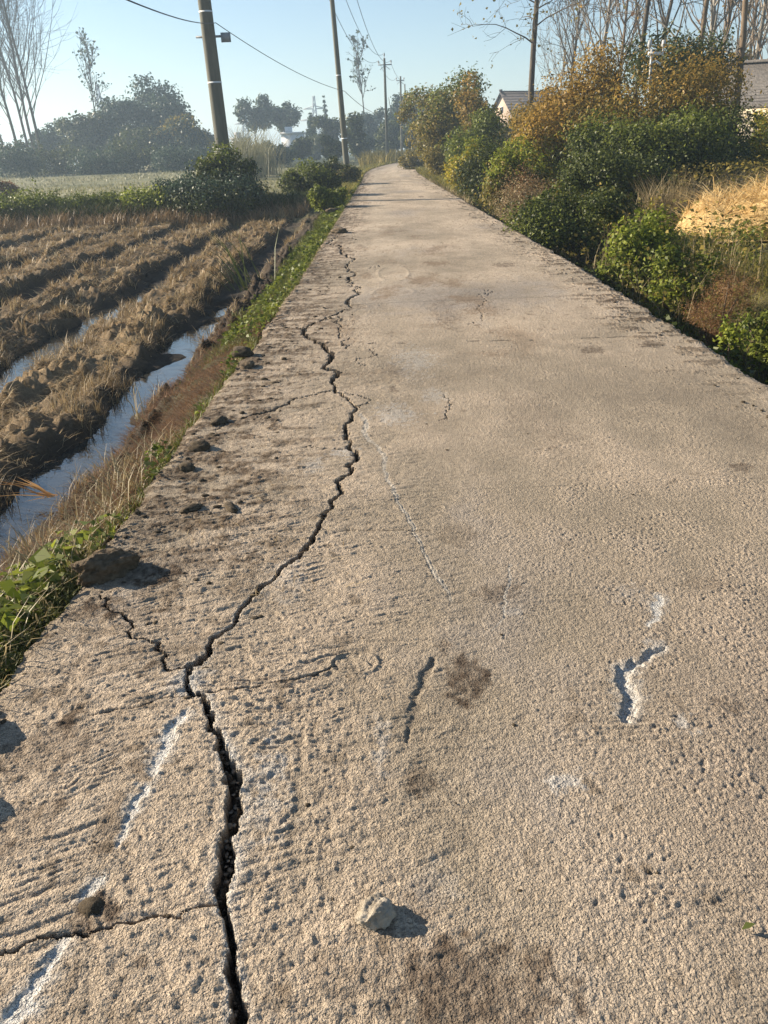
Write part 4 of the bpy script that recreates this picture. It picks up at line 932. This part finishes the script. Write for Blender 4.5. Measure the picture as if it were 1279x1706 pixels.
LT("broad_tree", "hazy tree behind the slim roadside tree", 695, 160, 254, 140, 50, 'leaf_bluish', 4200, .5, 419, 16, .04, fg)
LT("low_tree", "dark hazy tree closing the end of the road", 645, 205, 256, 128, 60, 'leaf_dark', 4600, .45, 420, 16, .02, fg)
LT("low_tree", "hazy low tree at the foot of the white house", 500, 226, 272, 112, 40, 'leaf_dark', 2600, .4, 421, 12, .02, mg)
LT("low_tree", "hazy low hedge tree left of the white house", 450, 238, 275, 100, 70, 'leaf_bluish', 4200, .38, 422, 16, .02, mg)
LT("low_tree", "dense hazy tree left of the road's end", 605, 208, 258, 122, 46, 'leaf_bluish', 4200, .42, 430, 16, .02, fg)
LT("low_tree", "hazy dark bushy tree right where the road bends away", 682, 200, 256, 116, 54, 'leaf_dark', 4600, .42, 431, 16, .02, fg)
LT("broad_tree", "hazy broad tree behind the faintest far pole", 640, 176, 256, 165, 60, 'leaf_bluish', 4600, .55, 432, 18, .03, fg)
LT("garden_tree", "dim tree in front of the gabled house", 850, 190, 270, 70, 60, 'leaf_olive', 3600, .22, 423, 14, .05)
LT("back_tree", "dull green tree rising above the tiled building", 1195, 100, 250, 48, 110, 'leaf_olive', 5000, .2, 424, 18, .25, shell=.8)
# reeds by the field
for i, (px, Y, n_, lab) in enumerate([(395, 62, 260, "pale reed clump just right of the leaning near pole"), (412, 66, 300, "tallest pale reed clump behind the near field"), (435, 70, 240, "pale reed clump fading into the hedge below the open crowned trees")]):
    q = at_ground(px, 275, Y); blade_plant("reed_clump", q, lab, "reeds", n_, 3.1, .05, M['reed_pale'], .25, .35, (.8, .5), seed=60+i, group="pale reeds beyond the near pole")
# grasses standing where the road bends away
X = rng.uniform(-1, 9, 5000); Y = rng.uniform(76, 110, 5000); k = (X < road_left(Y)-.3); grassobj("bend_grass", X[k], Y[k], 1.0, .09, M['leaf_olive'], "brown grass beyond the bend of the road", .3, .3)

# ------------------------------------------------------------------ poles and wires
def pole(label, base, top, r0, r1, crossarm=None, bands=(), name="utility_pole", mat='pole', group="concrete utility poles on the left of the road"):
    base = np.array(base, float); top = np.array(top, float)
    e = empty(name, base, label, "pole", group)
    b = MB(); t = np.linspace(0, 1, 8)[:, None]; ax = top-base; b.tube(t*ax+np.array([0, 0, -.0])*0, r0+(r1-r0)*t[:, 0], 18); b.build("shaft", M[mat], e, True)
    for f in bands:
        b = MB(); rr_ = (r0+(r1-r0)*f)*1.04; P = np.array([ax*f-unit(ax)*.02, ax*f+unit(ax)*.02]); b.tube(P, rr_, 16); b.build("band", M['white'], e)
    return e, ax
def pt(px, py, Y): return atY(px, py, Y)
def pole_px(label, pxt, pyt, pxb, pyb, Y, r0, r1, H=None, **k):
    a = pt(pxt, pyt, Y); b_ = pt(pxb, pyb, Y); d = (a-b_)/(a[2]-b_[2])
    zb = tz(b_[0], Y)-.1; base = b_+d*(zb-b_[2]); top = a if H is None else base+d*H
    return pole(label, base, top, r0, r1, **k)+(base, top)
def crossarm(e, z, L, fr=1.0, ins=True, mat='metal', rz=0.0):
    b = MB(); b.box((0, .0, z), (L, .09, .09), rz); b.box((-L*.2, 0, z-.25), (L*.42, .05, .05), M=np.array([[.8, 0, -.6], [0, 1, 0], [.6, 0, .8]])); b.box((L*.2, 0, z-.25), (L*.42, .05, .05), M=np.array([[.8, 0, .6], [0, 1, 0], [-.6, 0, .8]]))
    o = b.build("crossarm", M[mat], e)
    for sx in (-.47, .47):
        q = MB(); q.tube([(sx*L*math.cos(rz), sx*L*math.sin(rz), z+.04), (sx*L*math.cos(rz), sx*L*math.sin(rz), z+.16), (sx*L*math.cos(rz), sx*L*math.sin(rz), z+.2), (sx*L*math.cos(rz), sx*L*math.sin(rz), z+.36)], [.03, .03, .075, .06], 8); q.build("insulator", M['ceramic'], o, True)
e1, ax1, b1, t1 = pole_px("near concrete pole with small grey plate, leaning left beside the stubble field", 340, 0, 373, 262, 28, .245, .165, H=11.2, bands=(.17, .34, .51))
zp = pt(352, 61, 28)[2]-b1[2]; f1 = zp/ax1[2]; cx = ax1*f1
b = MB(); b.box((cx[0], cx[1], cx[2]), (.80, .06, .06)); b.build("bracket", M['metal'], e1)
b = MB(); b.box((cx[0]+.53, cx[1]-.05, cx[2]-.04), (.30, .03, .26)); b.build("plate", M['metal'], e1)
e2, ax2, b2, t2 = pole_px("second concrete pole rising from the roadside bushes to the top of the picture", 553, 0, 576, 262, 46, .17, .10, H=10.6, bands=(.22, .5))
crossarm(e2, 10.0, 1.7)
e3, ax3, b3, t3 = pole_px("third pole with a white crossarm at its top where the road bends", 640, 97, 645, 250, 86, .17, .10)
crossarm(e3, t3[2]-b3[2]-.55, 1.3)
b = MB(); q = ax3; b.tube([q, q+np.array([0, 0, .18]), q+np.array([0, 0, .22]), q+np.array([0, 0, .45])], [.03, .03, .08, .05], 8); b.build("insulator", M['ceramic'], e3, True)
e4, ax4, b4, t4 = pole_px("thin far pole just right of the pole with a crossarm", 667, 127, 669, 240, 114, .16, .10)
crossarm(e4, t4[2]-b4[2]-.5, 1.2, rz=.5)
e5, ax5, b5, t5 = pole_px("faintest far pole beside the slim roadside tree", 674, 140, 678, 240, 140, .16, .10)
e6, ax6, b6, t6 = pole_px("pale pole with white crossarm behind the bronze shrub", 1086, 82, 1078, 200, 27.5, .05, .04, mat='ceramic', group=None)
crossarm(e6, t6[2]-b6[2]-.12, .5, mat='white', rz=.2)
def wire(label, A, B_, sag, r=.016, n=40, group="overhead wires"):
    A = np.array(A); B_ = np.array(B_); t = np.linspace(0, 1, n)[:, None]; P = A+(B_-A)*t; P[:, 2] -= (4*sag*t*(1-t))[:, 0]
    b = MB(); b.tube(P, r, 5); o = b.build("overhead_wire", M['wire'], None, True); tag(o, label, "wire", group); return o
A = pt(359, 38, 28); Lf = pt(280, -2, 15.5)
wire("twisted service cable running from the near pole to the second pole", A, pt(574, 152, 46), .25, .012)
wire("cable leaving the near pole towards the upper left", A, A+(Lf-A)*2.2, .25, .010)
wire("cable continuing from the second pole towards the far poles", pt(574, 152, 46), pt(643, 190, 86), .4, .015)
top2 = b2+ax2*(10/10.6)
zc = t3[2]-.2
wire("overhead line reaching the left insulator of the pole with a crossarm", (top2[0]-.8, 46, top2[2]+.36), (t3[0]-.6, 86, zc), 1.6)
wire("overhead line reaching the top insulator of the pole with a crossarm", (b2+ax2)+np.array([0, 0, .2]), t3+np.array([0, 0, .4]), 1.6)
wire("overhead line reaching the right insulator of the pole with a crossarm", (top2[0]+.8, 46, top2[2]+.36), (t3[0]+.6, 86, zc), 1.6)
for dx, lab in ((-.55, "left overhead line between the two far poles"), (.55, "right overhead line between the two far poles")):
    wire(lab, (t3[0]+dx, 86, zc), (t4[0]+dx, 114, t4[2]-.2), .8)
for dx, lab in ((-.8, "left overhead line passing out of the picture from the second pole"), (.8, "right overhead line passing out of the picture from the second pole")):
    wire(lab, (top2[0]+dx, 46, top2[2]+.36), (top2[0]+dx-.8, 2, top2[2]+.8), 1.0)

# ------------------------------------------------------------------ pylons
def pylon(label, px, ptop, pbase, Y, arms):
    x = atY(px, pbase, Y)[0]; z = tz(x, Y); top = atY(px, ptop, Y)[2]-z
    e = empty("transmission_tower", (x, Y, z-.5), label, "pylon", "lattice pylons on the horizon")
    b = MB(); lv = np.linspace(0, 1, 11); wd = lambda f: top*(.10*(1-f)**1.4+.014)
    cs = [(-1, -1), (1, -1), (1, 1), (-1, 1)]; th = .0006*Y
    for i in range(10):
        f0, f1_ = lv[i], lv[i+1]
        for k in range(4):
            p0 = lambda f, k=k: np.array([cs[k % 4][0]*wd(f), cs[k % 4][1]*wd(f), f*top]); p1 = lambda f, k=k: np.array([cs[(k+1) % 4][0]*wd(f), cs[(k+1) % 4][1]*wd(f), f*top])
            b.tube([p0(f0), p0(f1_)], th, 4); b.tube([p0(f0), p1(f1_)], th*.6, 3); b.tube([p1(f0), p0(f1_)], th*.6, 3)
    b.build("mast", M['metal'], e)
    for f, L in arms:
        b = MB(); a = f*top
        for s in (-1, 1):
            b.tube([(s*wd(f), 0, a), (s*L, 0, a)], th, 4); b.tube([(s*wd(f), 0, a+top*.04), (s*L, 0, a)], th*.8, 4)
        b.build("crossarm", M['metal'], e)
pylon("clearest lattice pylon on the horizon between the first and second pole", 529, 157, 265, 330, ((.62, 5.5), (.80, 4.2)))
pylon("small faint pylon left of the open crowned trees", 415, 172, 280, 420, ((.66, 5), (.84, 4)))
pylon("leaning looking pylon rising behind the thin hazy poplar", 186, 136, 290, 300, ((.62, 5), (.8, 3.6)))

# ------------------------------------------------------------------ buildings
M['tile'] = rough_mat('roof_tile', (.10, .095, .09), (.22, .20, .18), 3, .8, .9, 14, .05, stretch=(1, 5, 1))
M['tile_dark'] = rough_mat('dark_tile', (.05, .045, .045), (.10, .09, .09), 3, .8, .6, 14, .05, stretch=(5, 1, 1))
courses(M['tile'], 1.3); courses(M['tile_dark'], 1.0)
M['plaster'] = rough_mat('plaster', (.55, .42, .32), (.68, .52, .40), 2, .9, .1, 30, .01)
M['cream'] = rough_mat('cream_wall', (.58, .50, .38), (.70, .62, .48), 2, .9, .1, 30, .01)
M['whitewall'] = rough_mat('white_wall', (.66, .66, .66), (.78, .78, .78), 2, .9, .1, 30, .01)
M['glass'] = rough_mat('dark_glass', (.03, .035, .04), (.05, .055, .06), 2, .15, .0, 30, .01)
def gable_house(name, label, px, Y, zrot, wd, ln, eave, ridge, wallm, roofm, wins, pbase=250, over=.35):
    x, y, z = at_ground(px, pbase, Y); e = empty(name, (x, y, z), label, "house"); e.rotation_euler = (0, 0, zrot)
    a = wd/2; V = []
    for yy in (0, ln): V += [(-a, yy, -.3), (a, yy, -.3), (a, yy, eave), (0, yy, ridge), (-a, yy, eave)]
    mesh_np("wall", np.array(V, float), [np.array([[0, 1, 2, 3, 4], [9, 8, 7, 6, 5]]), np.array([[0, 5, 6, 1], [1, 6, 7, 2], [4, 9, 5, 0]])], M[wallm], e)
    sl_ = (ridge-eave)/a; b = MB()
    for s in (-1, 1):
        p = [(0, ridge+.06), (s*(a+over), ridge-sl_*(a+over)+.06), (s*(a+over), ridge-sl_*(a+over)+.24), (0, ridge+.26)]
        Vv = [(q[0], yy, q[1]) for yy in (-over, ln+over) for q in p]; b.add(Vv, [[0, 1, 2, 3], [7, 6, 5, 4], [0, 4, 5, 1], [1, 5, 6, 2], [2, 6, 7, 3], [3, 7, 4, 0]])
    rf = b.build("roof", M[roofm], e)
    b = MB(); b.box((0, ln/2, ridge+.30), (.3, ln+2*over, .14)); b.box((0, -over+.1, ridge+.42), (.3, .3, .2)); b.box((0, ln+over-.1, ridge+.42), (.3, .3, .2)); b.build("ridge_cap", M[roofm], rf)
    for (wx, wz, ww, wh, face) in wins:
        b = MB()
        b.box((wx, -.01, wz), (ww, .06, wh)) if face == 'f' else b.box((a+.01, wx, wz), (.06, ww, wh))
        o_ = b.build("window", M['white'], e)
        b = MB()
        b.box((wx, -.045, wz), (ww*.86, .04, wh*.88)) if face == 'f' else b.box((a+.045, wx, wz), (.04, ww*.86, wh*.88))
        b.build("pane", M['glass'], o_)
    return e
gable_house("gabled_house", "pink plastered house with steep dark roof beyond the right hedge", 834, 112, math.radians(-62), 5.0, 8.0, 4.6, 7.2, 'plaster', 'tile_dark', [(0, 5.4, .6, .7, 'f'), (0, 3.2, 1.2, 1.3, 'f'), (2.5, 3.4, 1.2, 1.3, 's'), (6, 3.4, 1.2, 1.3, 's')])
gable_house("tiled_building", "low cream building with weathered grey tiled roof at the right edge", 1180, 44, math.radians(-106), 6.4, 13, 2.75, 4.5, 'cream', 'tile', [(3, 1.5, 1.1, 1.1, 's'), (7, 1.5, 1.1, 1.1, 's')])
def flat_house(label, px, Y, wd, dp, h, wins):
    x, y, z = at_ground(px, 265, Y); e = empty("flat_roofed_house", (x, y, z), label, "house")
    b = MB(); b.box((0, dp/2, h/2-.2), (wd, dp, h+.4)); b.build("wall", M['whitewall'], e)
    b = MB(); b.box((0, dp/2, h+.15), (wd+.5, dp+.5, .26)); b.box((-wd*.2, dp/2, h+.7), (wd*.3, dp*.5, .9)); b.build("roof", M['whitewall'], e)
    for wx, wz in wins:
        b = MB(); b.box((wx, -.02, wz), (1.3, .06, 1.4)); o_ = b.build("window", M['metal'], e); b = MB(); b.box((wx, -.06, wz), (1.1, .04, 1.2)); b.build("pane", M['glass'], o_)
flat_house("white flat roofed house glimpsed under the open crowned trees", 489, 146, 3.6, 5, 4.2, [(-.9, 1.6), (.9, 1.6)])
flat_house("pale house wall glimpsed behind the reed clumps", 401, 150, 2.6, 5, 3.9, [(-.6, 2.9), (.7, 2.9)])
# hay cover and post in the far field
q = at_ground(272, 294, 96)
V, Fc = rock_mesh((4.6, 3.0, 1.5), 91, .10, 3, 1.2, .1); o = mesh_np("hay_stack", V, Fc, M['reed_pale'], smooth=True); o.location = q; tag(o, "low pale hay stack in front of the hazy left trees", "hay stack")
q = at_ground(300, 296, 92); b = MB(); b.tube([(0, 0, -.1), (.02, 0, .8), (.0, .02, 1.35)], [.12, .10, .08], 8); b.tube([(0, 0, .9), (.35, 0, 1.25)], [.05, .03], 6); o = b.build("dead_stump", M['bark'], None, True); o.location = q; tag(o, "dark broken stump beside the pale hay stack", "stump")

# ------------------------------------------------------------------ the morning haze
mh = bpy.data.materials.new("haze"); mh.use_nodes = True; t = mh.node_tree; t.nodes.clear()
out = t.nodes.new('ShaderNodeOutputMaterial'); pv = t.nodes.new('ShaderNodeVolumePrincipled')
pv.inputs['Color'].default_value = (.64, .83, 1, 1); pv.inputs['Density'].default_value = .0014; pv.inputs['Anisotropy'].default_value = .3
t.links.new(pv.outputs[0], out.inputs['Volume'])
b = MB(); b.box((0, 700, 13.5), (2300, 1480, 37)); o = b.build("haze", mh); o["kind"] = "stuff"; tag(o, "thin bluish morning haze over the fields", "haze")
